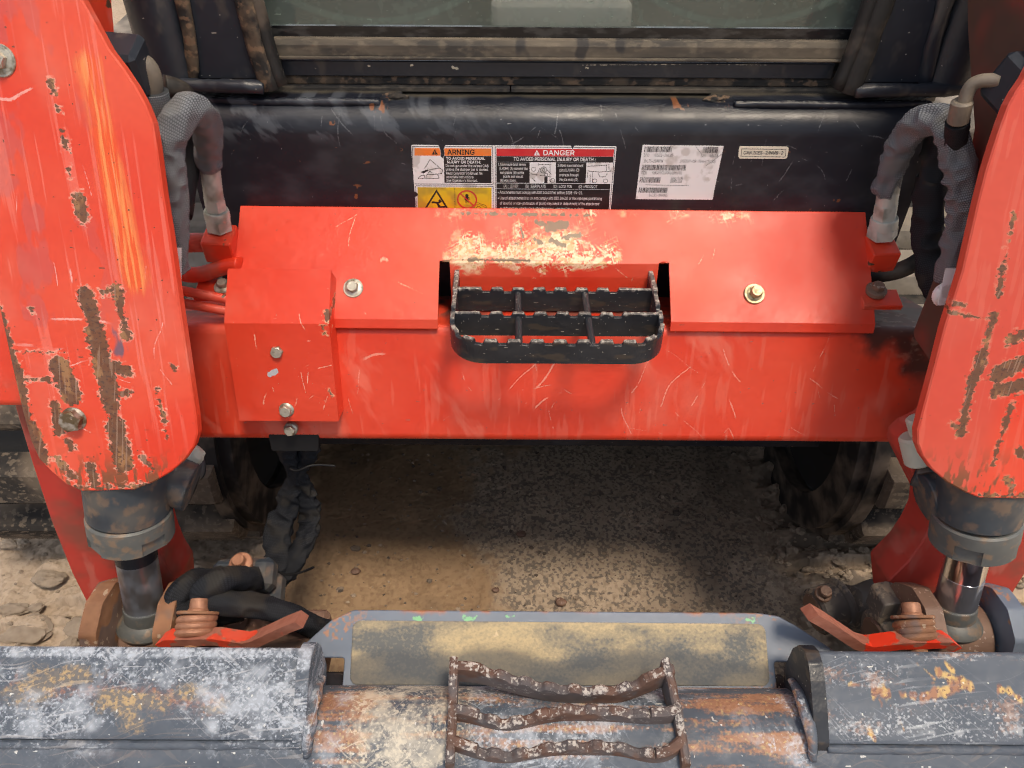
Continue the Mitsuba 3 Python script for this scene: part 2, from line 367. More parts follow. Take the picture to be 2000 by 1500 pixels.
def coupler_paint(p, n, uv):
    x, y, z = p.x, p.y, p.z
    base = mix((0.044, 0.060, 0.086), (0.095, 0.112, 0.140), fbm(x * 22, y * 40, z * 40, 4))
    tube = smoothstep(-.285, -.265, x) * smoothstep(.285, .265, x)      # bare stretch between the pads
    onpad = 1 - tube
    low = smoothstep(.335, .315, z)
    str1 = fbm(x * 8, y * 110, z * 110, 5)
    blot = fbm(x * 24, y * 44, z * 44, 5)
    cloudy = fbm(x * 9 + 3, y * 18, z * 18, 4)
    fine = fbm(x * 420, y * 420, z * 420, 2)
    sk = strokes(x, z, .10, 16, 800, 2.0, .80) + strokes(x, z, -.35, 30, 900, 5.0, .82) * .6 + strokes(x, z, .5, 34, 900, 9.0, .82) * .5
    # rust: rubbed streaks along the bare tube, and its underside
    rz = tube * (.30 * smoothstep(.12, .17, x) + .50 * smoothstep(-.20, -.225, x) + .30 * smoothstep(.376, .388, z)) + low * .40
    rm = smoothstep(.30, .78, rz + (str1 - .5) * 1.7 + (blot - .5) * .8 + (fine - .5) * .5 + .08)
    rcol = mix((0.17, 0.070, 0.040), (0.42, 0.215, 0.115), dr.clip(fine * .7 + blot * .5, 0, 1))
    rcol = mix(rcol, (0.50, 0.34, 0.14), speckle(.15 + low * .25, x, y, z, 300))
    c = mix(base, rcol, rm * .86 * dr.clip(tube + low + .08, 0, 1))
    e = sd(x, z, OCHRE) + .002 + (blot - .5) * .034 + (fine - .5) * .014
    oc = smoothstep(.008, -.006, e) * smoothstep(-.27, -.30, x)
    oc = oc * dr.clip(.22 + speckle(.45, x, y, z, 300, .4) * .7 + dr.clip(sk, 0, 1) * .4, 0, 1)
    c = mix(c, mix((0.50, 0.34, 0.15), (0.36, 0.14, 0.07), smoothstep(.46, .58, blot)), oc * .75)
    # dried white splashes: density of fine grains, with soft smears and scrapes
    den = onpad * smoothstep(.1, -.2, x) * (.14 + .50 * blob(x, z, (-0.5794, 0.4037), .10, .014) + .60 * blob(x, z, (-0.3403, 0.4258), .07, .020) + .42 * blob(x, z, (-0.3023, 0.4059), .05, .02) + .6 * smoothstep(.4375, .4405, z)
                                           + .22 * blob(x, z, (-0.5095, 0.434), .02, .012) + .25 * blob(x, z, (-0.6192, 0.4337), .10, .010))
    den = den + tube * (.16 + .50 * smoothstep(.095, .015, dr.abs(x + .185)) + .55 * smoothstep(.045, .0, dr.abs(x - .285)) * smoothstep(.36, .385, z) + .22 * smoothstep(.15, .10, dr.abs(x)))
    den = den - .13 + (cloudy - .5) * 1.0 + (blot - .5) * .9
    den = dr.clip(den * (1 - .30 * low), 0, .85)
    wm = 1 - (1 - speckle(den * .62, x, y, z, 400, .5) * .8) * (1 - speckle(den * .80, x, y, z, 60, .9) * .75) * (1 - speckle(den * .55, x + 2, y, z, 170, .7) * .6) * (1 - dr.clip(sk * den * 1.3, 0, .7))
    wc = mix((0.50, 0.55, 0.62), (0.66, 0.60, 0.48), smoothstep(.02, .0, dr.abs(x + .17) - .06))
    c = mix(c, wc, dr.clip(wm, 0, 1) * .80)
    c = mix(c, (0.30, 0.23, 0.17), dr.clip(sk, 0, 1) * .16 * onpad)
    return mix(c, (0.62, 0.62, 0.60), specks(x, y, z, 230, .91) * .7)


mat('coupler_paint', coupler_paint, lambda p, n, uv: 0.45 + 0.3 * fbm(p.x * 60, p.y * 60, p.z * 60, 2),
    bump=(lambda p, n, uv: fbm(p.x * 120, p.y * 120, p.z * 120, 3) + .4 * fbm(p.x * 30, p.y * 30, p.z * 30, 2), 0.0022, 0.0012))


GOUGE = [((0.3205, 0.4256), (0.4352, 0.4247), .0006), ((0.4352, 0.4247), (0.4613, 0.4254), .0035), ((0.4226, 0.4305), (0.4615, 0.426), .0032),
         ((0.4045, 0.4178), (0.4521, 0.4236), .0040), ((0.3817, 0.4183), (0.3964, 0.4194), .003), ((0.3484, 0.4222), (0.3677, 0.4194), .004),
         ((0.3677, 0.4194), (0.379, 0.3982), .0010), ((0.3463, 0.4251), (0.358, 0.415), .0018), ((0.4047, 0.4383), (0.4186, 0.4267), .0010),
         ((0.4361, 0.437), (0.4463, 0.4326), .003), ((0.3455, 0.3995), (0.3487, 0.3967), .0035), ((0.4919, 0.4226), (0.5133, 0.4184), .003)]


def right_pad_paint(p, n, uv):
    x, y, z = p.x, p.y, p.z
    base = mix((0.046, 0.062, 0.088), (0.105, 0.122, 0.150), fbm(x * 18, y * 30, z * 30, 5))
    blot, fine = fbm(x * 24, y * 44, z * 44, 5), fbm(x * 420, y * 420, z * 420, 2)
    e = sd(x + (noise(x * 40, z * 40) - .5) * .010, z + (noise(x * 40, z * 40, 6) - .5) * .006, GOUGE) + (fbm(x * 200, z * 200, 0, 3) - .5) * .005
    g = mix((0.34, 0.15, 0.07), (0.60, 0.40, 0.13), smoothstep(.42, .62, fbm(x * 120, z * 120, 4, 3)))
    c = mix(base, mix(g, (0.20, 0.09, 0.06), speckle(.35, x, y, z, 300)), smoothstep(.0004, -.0024, e) * .8)
    sk = strokes(x, z, .1, 16, 800, 3.0, .80) + strokes(x, z, -.4, 30, 900, 7.0, .82) * .6
    den = dr.clip(.02 + (blot - .5) * 1.0 + (fbm(x * 7, z * 14, 6, 3) - .5) * .7 + .25 * smoothstep(.014, .0, dr.abs(z - .402)), 0, .6)
    wm = 1 - (1 - speckle(den * .8, x, y, z, 400, .5) * .8) * (1 - dr.clip(sk * (den + .06) * 1.2, 0, .5)) * (1 - speckle(den * .5, x, y, z, 120, .5) * .6)
    c = mix(c, (0.52, 0.55, 0.58), wm * .8)
    rm = smoothstep(.58, .80, blot + (fine - .5) * .4)
    c = mix(c, (0.34, 0.17, 0.09), rm * .45)
    return mix(c, (0.62, 0.60, 0.55), specks(x, y, z, 220, .91) * .8)


mat('right_pad_paint', right_pad_paint, lambda p, n, uv: 0.42 + 0.3 * fbm(p.x * 60, p.y * 60, p.z * 60, 2),
    bump=(lambda p, n, uv: fbm(p.x * 120, p.y * 120, p.z * 120, 3), 0.0016, 0.0012))


def top_plate_paint(p, n, uv):
    x, y, z = p.x, p.y, p.z
    c = mix((0.095, 0.125, 0.175), (0.155, 0.185, 0.235), fbm(x * 20, y * 40, z * 20, 4))
    c = mix(c, (0.34, 0.16, 0.08), speckle(dr.clip((fbm(x * 26, y * 26, z * 26, 3) - .55) * 3, 0, .5), x, y, z, 260) * smoothstep(.20, .28, dr.abs(x)) * .8)
    r = smoothstep(.63, .68, fbm(x * 55, y * 55, z * 55, 3)) * smoothstep(.22, .30, dr.abs(x))
    c = mix(c, (0.40, 0.18, 0.08), r * .8)
    g = sd(x, y, [((-.176, .529), (-.168, .529), .002), ((-.115, .530), (-.100, .530), .0018), ((.245, .529), (.252, .529), .0016), ((-.06, .531), (-.052, .531), .001)])
    c = mix(c, (0.20, 0.55, 0.22), smoothstep(.001, -.001, g + (noise(x * 400, y * 400) - .5) * .005) * .7)
    ed = smoothstep(.533, .540, y + (fbm(x * 90, z * 90, 3, 3) - .5) * .010)
    return mix(c, (0.30, 0.12, 0.06), ed * smoothstep(.45, .6, fbm(x * 40, 2, 1, 2)))


mat('slate_plate', top_plate_paint, 0.5)


def grip_pad(p, n, uv):
    x, y, z = p.x, p.y, p.z
    dust = smoothstep(.26, .56, fbm(x * 11, y * 26, z * 10 + 2, 4))
    fib = fbm(x * 330 + y * 200, y * 420 - x * 150, z * 200, 2)
    c = mix((0.125, 0.132, 0.132), (0.50, 0.40, 0.235), dr.clip(dust * .85 + (fib - .5) * .8, 0, 1))
    b = smoothstep(.496, .480, y + (fbm(x * 16, y * 10, 0, 3) - .5) * .03)
    c = mix(c, (0.075, 0.083, 0.092), b * .75)
    cl = smoothstep(.004, .002, dr.sqrt(dr.square(x + .073) + dr.square(y - .512)) + (fbm(x * 220, y * 220, 0, 2) - .5) * .008)
    return mix(c, (0.62, 0.50, 0.32), cl)


mat('grip_pad', grip_pad, 0.9, bump=(lambda p, n, uv: noise(p.x * 700, p.y * 700, p.z * 700), 0.0010, 0.0008))


def rust_paint(p, n, uv):
    x, y, z = p.x, p.y, p.z
    c = mix((0.13, 0.058, 0.032), (0.33, 0.165, 0.085), fbm(x * 60, y * 60, z * 60, 4))
    s = smoothstep(.58, .68, fbm(x * 28 + 2, y * 28, z * 28, 3))
    c = mix(c, (0.075, 0.085, 0.100), s * .55)
    return mix(c, (0.42, 0.33, 0.24), smoothstep(.66, .74, fbm(x * 120, y * 120, z * 120, 3)) * .6)


mat('rust', rust_paint, 0.8, bump=(tiny_bump, 0.002, 0.0012))


def brown_steel(p, n, uv):
    x, y, z = p.x, p.y, p.z
    c = mix((0.10, 0.058, 0.042), (0.20, 0.12, 0.085), fbm(x * 45, y * 45, z * 45, 4))
    return mix(c, (0.30, 0.23, 0.19), smoothstep(.80, .85, noise(x * 300, y * 300, z * 300)) * .7)


mat('brown_steel', brown_steel, 0.6, bump=(tiny_bump, 0.001, 0.0012))


def serrated_black(p, n, uv):
    x, y, z = p.x, p.y, p.z
    c = mix((0.010, 0.012, 0.017), (0.030, 0.033, 0.040), fbm(x * 30, y * 30, z * 30, 3))
    m = smoothstep(.55, .70, fbm(x * 40, y * 60, z * 90, 4))
    c = mix(c, (0.10, 0.07, 0.042), m * .35)
    t = smoothstep(.6965, .6995, z + (fbm(x * 220, y * 220, 2, 3) - .5) * .006)
    c = mix(c, mix((0.16, 0.145, 0.135), (0.55, 0.50, 0.44), smoothstep(.5, .66, fbm(x * 260, y * 260, 4, 3))), t * .62)
    return mix(c, (0.45, 0.42, 0.36), specks(x, y, z, 330, .92) * .7)


mat('serrated_black', serrated_black, 0.38, bump=(tiny_bump, 0.0015, 0.0012))


def step_rust(p, n, uv):
    x, y, z = p.x, p.y, p.z
    blot = fbm(x * 60, y * 60, z * 60, 4)
    c = mix((0.050, 0.032, 0.028), (0.16, 0.085, 0.060), fbm(x * 90, y * 90, z * 90, 4))
    c = mix(c, (0.085, 0.092, 0.104), smoothstep(.40, .60, fbm(x * 40 + 3, y * 40, z * 40, 3)) * .6)
    top = smoothstep(.25, .8, n.z)
    den = dr.clip((blot - .5) * 1.8 + .38 * top + .06, 0, .85)
    w = speckle(den * .7, x, y, z, 320, .4) * (.25 + .75 * top)
    return mix(c, (0.56, 0.52, 0.48), w * .75)


mat('step_rust', step_rust, 0.7, bump=(tiny_bump, 0.002, 0.0012))


def cyl_paint(p, n, uv):
    x, y, z = p.x, p.y, p.z
    c = mix((0.014, 0.020, 0.030), (0.045, 0.058, 0.072), fbm(x * 26, y * 26, z * 26, 4))
    r = smoothstep(.50, .72, fbm(x * 80 + 3, y * 80, z * 60, 5))
    c = mix(c, (0.15, 0.125, 0.095), smoothstep(.4, .7, fbm(x * 30, y * 30, z * 30 + 6, 3)) * .35)
    return mix(c, (0.24, 0.14, 0.075), r * .36)


mat('cylinder_paint', cyl_paint, 0.45, bump=(tiny_bump, 0.0008, 0.0012))
mat('cylinder_collar', lambda p, n, uv: mix(mix((0.065, 0.070, 0.070), (0.12, 0.125, 0.12), fbm(p.x * 40, p.y * 40, p.z * 40, 3)), (0.25, 0.15, 0.08),
    smoothstep(.50, .72, fbm(p.x * 90, p.y * 90, p.z * 90 + 4, 4)) * .5), 0.5)
mat('dull_chrome', lambda p, n, uv: mix((0.60, 0.61, 0.64), (0.40, 0.40, 0.41), fbm(p.x * 60, p.y * 60, p.z * 40, 3)), 0.20, metallic=0.92)
mat('chrome', (0.80, 0.80, 0.81), 0.12, metallic=1.0)


def worn_chrome(p, n, uv):
    return mix((0.30, 0.32, 0.36), (0.16, 0.15, 0.15), smoothstep(.35, .65, fbm(p.x * 50, p.y * 50, p.z * 30, 3)))


mat('worn_chrome', worn_chrome, 0.30, metallic=0.7)
mat('zinc', lambda p, n, uv: mix((0.42, 0.40, 0.34), (0.20, 0.17, 0.12), smoothstep(.45, .75, fbm(p.x * 160, p.y * 160, p.z * 160, 3))), 0.42, metallic=0.55)
mat('yellow_zinc', lambda p, n, uv: mix((0.46, 0.38, 0.22), (0.16, 0.12, 0.07), smoothstep(.45, .75, fbm(p.x * 160, p.y * 160, p.z * 160, 3))), 0.42, metallic=0.5)
mat('dirty_bolt', lambda p, n, uv: mix((0.30, 0.26, 0.22), (0.11, 0.075, 0.04), smoothstep(.38, .62, fbm(p.x * 120, p.y * 120, p.z * 120, 3))), 0.5, metallic=0.4)
mat('fitting_steel', lambda p, n, uv: mix((0.46, 0.47, 0.43), (0.25, 0.25, 0.21), smoothstep(.45, .75, fbm(p.x * 70, p.y * 70, p.z * 50, 3))), 0.42, metallic=0.10)
mat('copper_bolt', lambda p, n, uv: mix((0.42, 0.21, 0.13), (0.26, 0.12, 0.07), fbm(p.x * 200, p.y * 200, p.z * 200, 3)), 0.55, metallic=0.3)


def weave(uv):
    a, b = uv.x * 46.0, uv.y * 430.0
    row = dr.floor(b)
    a = a + 0.5 * (row - 2 * dr.floor(row / 2))
    return dr.abs(dr.sin(a * math.pi)) * dr.abs(dr.sin(b * math.pi))


def sleeve_grey(p, n, uv):
    w = weave(uv)
    c = mix((0.025, 0.028, 0.034), (0.22, 0.235, 0.26), dr.clip(w * 1.2, 0, 1))
    return mix(c, (0.13, 0.12, 0.10), smoothstep(.50, .80, fbm(p.x * 40, p.y * 40, p.z * 40, 3)) * .4)


def sleeve_black(p, n, uv):
    w = weave(uv)
    c = mix((0.003, 0.0035, 0.005), (0.018, 0.021, 0.028), dr.clip(w * 1.2, 0, 1))
    return mix(c, (0.032, 0.028, 0.022), smoothstep(.50, .72, fbm(p.x * 40, p.y * 40, p.z * 40, 3)) * .6)


WB = (lambda p, n, uv: weave(uv), 0.0006, 0.0006)
mat('sleeve_grey', sleeve_grey, 0.7, bump=WB)
mat('sleeve_black', sleeve_black, 0.7, spec=0.25, bump=WB)
mat('black_plastic', (0.008, 0.008, 0.009), 0.5, spec=0.3)
mat('black_rubber', lambda p, n, uv: mix((0.008, 0.008, 0.008), (0.085, 0.068, 0.052), smoothstep(.42, .75, fbm(p.x * 25, p.y * 25, p.z * 25, 4))), 0.6)


def dusty_tread(p, n, uv):
    x, y, z = p.x, p.y, p.z
    c = mix((0.020, 0.018, 0.017), (0.120, 0.094, 0.070), smoothstep(.30, .66, fbm(x * 18, y * 18, z * 18, 5)))
    c = mix(c, (0.17, 0.135, 0.10), speckle(.30, x, y, z, 140) * .6)
    up = smoothstep(.42, .56, z)
    return mix(c, mix((0.20, 0.175, 0.145), (0.36, 0.32, 0.27), fbm(x * 40, y * 40, z * 40, 3)), up * .85)


def dusty_casting(p, n, uv):
    x, y, z = p.x, p.y, p.z
    c = mix((0.050, 0.052, 0.058), (0.135, 0.112, 0.092), fbm(x * 30, y * 30, z * 30, 4))
    return mix(c, (0.26, 0.21, 0.155), speckle(dr.clip((fbm(x * 26 + 4, y * 26, z * 26, 4) - .40) * 3.2, 0, .9), x, y, z, 200, .5) * .75)


mat('dusty_casting', dusty_casting, 0.65, bump=(tiny_bump, 0.0012, 0.0012))
mat('dusty_tread', dusty_tread, 0.9, bump=(tiny_bump, 0.003, 0.0015))
mat('fender_dust', lambda p, n, uv: mix((0.10, 0.09, 0.08), (0.30, 0.265, 0.225), smoothstep(.3, .65, fbm(p.x * 16, p.y * 16, p.z * 16, 4))), 0.85)
mat('track_rubber', lambda p, n, uv: mix((0.012, 0.011, 0.011), (0.125, 0.098, 0.074), smoothstep(.36, .72, fbm(p.x * 30, p.y * 18, p.z * 18, 5))), 0.8)
mat('underside', (0.014, 0.013, 0.013), 0.8)
mat('label_white', lambda p, n, uv: mix((0.70, 0.71, 0.73), (0.34, 0.32, 0.29), smoothstep(.60, .72, fbm(p.x * 60, p.z * 60, 2, 4)) * .55), 0.45)
mat('label_cream', (0.62, 0.60, 0.50), 0.5)
mat('ink_black', (0.011, 0.011, 0.014), 0.4)
mat('ink_grey', (0.05, 0.05, 0.055), 0.5)
mat('label_orange', lambda p, n, uv: mix((0.80, 0.17, 0.015), (0.62, 0.22, 0.06), fbm(p.x * 90, p.z * 90, 0, 3)), 0.45)
mat('label_red', lambda p, n, uv: mix((0.50, 0.008, 0.020), (0.56, 0.05, 0.05), fbm(p.x * 90, p.z * 90, 0, 3)), 0.45)
mat('label_yellow', lambda p, n, uv: mix((0.62, 0.44, 0.015), (0.42, 0.30, 0.03), smoothstep(.4, .7, fbm(p.x * 60, p.z * 60, 0, 3))), 0.45)
mat('grey_grease', (0.42, 0.42, 0.36), 0.6)
mat('seat_fabric', (0.62, 0.62, 0.54), 0.8)
mat('cab_floor', (0.055, 0.060, 0.058), 0.8)

# windscreen: clear pane with a dust film tinted as its greenish reflection, denser along two arcs
def glass_film(p, n, uv):
    x, z = p.x, p.z
    d = .10 + .18 * fbm(x * 9, z * 9, 0, 4) + .10 * smoothstep(.60, .75, fbm(x * 120, z * 120, 1, 2))
    for cx in (-.2245, .221):
        r = dr.sqrt(dr.square(x - cx) + dr.square(z - 1.2027))
        d = d + .20 * smoothstep(.006, .002, dr.abs(r - .230)) * (.6 + .6 * noise(x * 90, z * 90))
    d = d + .5 * specks(x, 0, z, 200, .94)
    return d + .10 * smoothstep(-.22, -.36, x)


scene['glass'] = {'type': 'blendbsdf', 'weight': proc(glass_film), 'a': {'type': 'thindielectric', 'int_ior': 1.52},
                  'b': {'type': 'twosided', 'bsdf': {'type': 'diffuse', 'reflectance': {'type': 'rgb', 'value': [.17, .22, .19]}}}}


# ground: sand, middle darkened to paint in the machine's shade, dark grit, coarse tracks
def ground_col(p, n, uv):
    x, y, z = p.x, p.y, p.z
    f = fbm(x * 9, y * 9, 0, 4)
    c = mix((0.31, 0.24, 0.18), (0.46, 0.37, 0.28), f)
    g = fbm(x * 150, y * 150, 1, 3)
    c = mix(c, (0.16, 0.115, 0.080), smoothstep(.46, .72, g) * .32)
    seam = x + (f - .5) * .30 + (fbm(x * 60, y * 60, 4, 3) - .5) * .12
    grit = smoothstep(.46, .66, fbm(x * 190 + 5, y * 190, 2, 3)) * smoothstep(-.20, -.04, seam) * smoothstep(.54, .40, x + (f - .5) * .1)
    c = mix(c, (0.095, 0.087, 0.080), grit * .68)
    brown = smoothstep(-.06, -.18, seam) * smoothstep(-.56, -.48, x)
    c = mix(c, c * mi.Color3f(.86, .74, .60), brown)
    lane = smoothstep(.46, .52, x) * smoothstep(.90, .84, x)
    c = mix(c, (0.075, 0.064, 0.053), lane * .75 * smoothstep(.35, .6, fbm(x * 22, y * 40, 3, 3)))
    mid_shade = smoothstep(.60, .68, fbm(x * 5, y * 5, 9, 3)) * smoothstep(.9, .5, dr.abs(x))  # patches darkened under the machine, part of its painted shade
    c = mix(c, (0.07, 0.055, 0.045), mid_shade * .3)
    out = smoothstep(.92, 1.02, x + (f - .5) * .2) + smoothstep(.60, .68, x) * smoothstep(.86, .80, y)
    return mix(c, mix((0.42, 0.31, 0.215), (0.52, 0.41, 0.30), f), dr.clip(out, 0, 1))


mat('ground_soil', ground_col, 0.95, spec=0.2,
    bump=(lambda p, n, uv: fbm(p.x * 130, p.y * 130, 0, 3) + .5 * noise(p.x * 420, p.y * 420), 0.006, 0.0015))
mat('soil_clod', lambda p, n, uv: mix((0.19, 0.15, 0.115), (0.33, 0.27, 0.21), fbm(p.x * 80, p.y * 80, p.z * 80, 3)), 0.95, spec=0.2,
    bump=(lambda p, n, uv: fbm(p.x * 160, p.y * 160, p.z * 160, 3), 0.006, 0.0015))


def lever_paint(p, n, uv):
    x, y, z = p.x, p.y, p.z
    c = red_field(x, y, z, 0.4)
    d = smoothstep(.50, .56, fbm(x * 40, y * 40, z * 40, 3) + .35 * smoothstep(.378, .358, dr.abs(x)))
    r = mix((0.20, 0.085, 0.055), (0.34, 0.17, 0.12), fbm(x * 110, y * 110, z * 110, 3))
    return mix(c, r, d * .9)


mat('lever_paint', lever_paint, 0.55, bump=(tiny_bump, 0.0012, 0.0012))

mat('pebble', lambda p, n, uv: mix((0.07, 0.055, 0.045), (0.36, 0.28, 0.21), mi.Float(mikit.cell_rand(p.x * 60, p.y * 60))), 0.9)

mat('old_pipe', lambda p, n, uv: mix((0.10, 0.085, 0.070), (0.24, 0.20, 0.155), fbm(p.x * 60, p.y * 60, p.z * 60, 4)), 0.5)


# ------------------------------------------------------------------ mesh helpers
def cat(ms):
    return trimesh.util.concatenate([tm(m) for m in ms])


def tm(m):
    if hasattr(m, 'to_mesh'):
        q = m.to_mesh()
        return trimesh.Trimesh(q.vert_properties[:, :3], q.tri_verts, process=False)
    return m


def man(t):
    t = tm(t)
    return m3.Manifold(m3.Mesh(np.asarray(t.vertices, np.float32), np.asarray(t.faces, np.uint32)))


def bx(x0, x1, y0, y1, z0, z1, c=0.0):
    """box with chamfered edges"""
    if c <= 0:
        return m3.Manifold.cube([x1 - x0, y1 - y0, z1 - z0]).translate([x0, y0, z0])
    pts = []
    for sx, X in ((1, x0), (-1, x1)):
        for sy, Y in ((1, y0), (-1, y1)):
            for sz, Z in ((1, z0), (-1, z1)):
                pts += [[X + sx * c, Y + sy * c, Z], [X + sx * c, Y, Z + sz * c], [X, Y + sy * c, Z + sz * c]]
    return m3.Manifold.hull_points(np.array(pts))


def obox(center, size, axes, c=0.001):
    b = tm(bx(-size[0] / 2, size[0] / 2, -size[1] / 2, size[1] / 2, -size[2] / 2, size[2] / 2, c)).copy()
    M = np.eye(4)
    M[:3, 0], M[:3, 1], M[:3, 2], M[:3, 3] = axes[0], axes[1], axes[2], center
    b.apply_transform(M)
    return b


def frame(zdir, hint=(1, 0, 0)):
    z = np.asarray(zdir, float)
    z /= np.linalg.norm(z)
    x = np.asarray(hint, float) - z * np.dot(hint, z)
    x /= np.linalg.norm(x)
    return x, np.cross(z, x), z


def place(mesh, pos, zdir=(0, 0, 1), hint=(1, 0, 0)):
    m = tm(mesh).copy()
    M = np.eye(4)
    M[:3, 0], M[:3, 1], M[:3, 2] = frame(zdir, hint)
    M[:3, 3] = pos
    m.apply_transform(M)
    return m


def polys(g):
    return list(getattr(g, 'geoms', [g]))


def ext(poly, h):
    return trimesh.util.concatenate([trimesh.creation.extrude_polygon(g, h, engine='earcut') for g in polys(poly)])


def extx(poly, x0, x1):
    """polygon in (y, z), extruded along x"""
    m = ext(poly, x1 - x0)
    v = np.array(m.vertices)
    m.vertices = np.stack([v[:, 2] + x0, v[:, 0], v[:, 1]], 1)
    return m


def sheet_x(path, t, x0, x1, fillet=0.004):
    """bent sheet metal of thickness t following a (y, z) path with rounded bends"""
    l = LineString(path)
    r = l.buffer(fillet + t, join_style=1, quad_segs=8)
    poly = l.buffer(t / 2, cap_style=2, join_style=1, quad_segs=8)
    if fillet > 0:
        poly = poly.buffer(-t * .49, quad_segs=8).buffer(t * .49, quad_segs=8).buffer(fillet, quad_segs=8).buffer(-fillet, quad_segs=8)
    return extx(poly, x0, x1)


def plane_frame(p0, p1):
    """(y, z) top and bottom points of a plane containing x: origin, unit x, unit up, unit normal to the viewer"""
    up = np.array([0, p0[0] - p1[0], p0[1] - p1[1]], float)
    up /= np.linalg.norm(up)
    n = np.cross([1, 0, 0], up)
    if n[1] > 0:
        n = -n
    return np.array([0, p1[0], p1[1]], float), np.array([1., 0, 0]), up, n


def on_plane(pts3, fr):
    o, ex, up, n = fr
    return [((np.array(p) - o) @ ex, (np.array(p) - o) @ up) for p in pts3]


def plate_solid(poly2, fr, t, chamfer=0.0015, back=0.0):
    """solid of thickness t whose front face lies on the plane"""
    o, ex, up, n = fr
    ms = []
    for g in polys(poly2):
        a = ext(g, t - chamfer)
        b = None
        if chamfer:
            inner = g.buffer(-chamfer, join_style=1)
            cs0, h = m3.CrossSection([np.array(r.coords)[:-1] for r in [g.exterior, *g.interiors]]), chamfer
            v = [np.array(g.exterior.coords)[:-1], np.array(inner.exterior.coords)[:-1]]
            if not g.interiors and len(polys(inner)) == 1:
                c = g.exterior.coords
                b = loft_ring(g, chamfer)
        if b is not None:
            vb = np.array(b.vertices)
            vb[:, 2] += t - chamfer
            b = trimesh.Trimesh(vb, b.faces, process=False)
            ms += [a, b]
        else:
            ms.append(ext(g, t))
    m = trimesh.util.concatenate(ms)
    v = np.array(m.vertices)
    m.vertices = o + v[:, :1] * ex + v[:, 1:2] * up + (v[:, 2:3] - t - back) * n
    if np.dot(np.cross(ex, up), n) < 0:
        m.invert()
    return m


def loft_ring(g, c):
    """a chamfer: outer ring at 0, inset ring at height c, and the cap"""
    p = np.array(g.exterior.coords)[:-1]
    if not g.exterior.is_ccw:
        p = p[::-1]
    a, b = np.roll(p, 1, 0), np.roll(p, -1, 0)
    e0, e1 = p - a, b - p
    e0 /= np.linalg.norm(e0, axis=1, keepdims=True) + 1e-12
    e1 /= np.linalg.norm(e1, axis=1, keepdims=True) + 1e-12
    nrm = np.stack([-(e0 + e1)[:, 1], (e0 + e1)[:, 0]], 1)
    nrm /= np.linalg.norm(nrm, axis=1, keepdims=True) + 1e-12
    q = p + nrm * c
    n = len(p)
    v = np.vstack([np.c_[p, np.zeros(n)], np.c_[q, np.full(n, c)]])
    i = np.arange(n)
    j = (i + 1) % n
    f = np.vstack([np.c_[i, j, n + j], np.c_[i, n + j, n + i]])
    cap = trimesh.creation.triangulate_polygon(Polygon(q), engine='earcut')
    vc = np.c_[cap[0], np.full(len(cap[0]), c)]
    m = trimesh.util.concatenate([trimesh.Trimesh(v, f, process=False), trimesh.Trimesh(vc, cap[1], process=False)])
    m.merge_vertices()
    m.fix_normals()
    return m


def rpoly(pts, r):
    """polygon with rounded corners"""
    return Polygon(pts).buffer(-r, join_style=1, quad_segs=10).buffer(r, join_style=1, quad_segs=10)


def rpolyo(pts, r):
    return Polygon(pts).buffer(r, join_style=1, quad_segs=10).buffer(-r, join_style=1, quad_segs=10)


def revolve(prof, n=40):
    return trimesh.creation.revolve(np.array(prof, float), sections=n)


def cyl(p0, p1, r, n=32, c=0.001):
    p0, p1 = np.array(p0, float), np.array(p1, float)
    L = np.linalg.norm(p1 - p0)
    c = min(c, r * .4, L * .4)
    return place(revolve([(0, 0), (r - c, 0), (r, c), (r, L - c), (r - c, L), (0, L)], n), p0, p1 - p0, (1, 0.013, 0.02))


def spline(pts, n=80):
    p = np.array(pts, float)
    s = np.r_[0, np.cumsum(np.linalg.norm(np.diff(p, axis=0), axis=1))]
    cs = CubicSpline(s, p)
    return cs(np.linspace(0, s[-1], n))


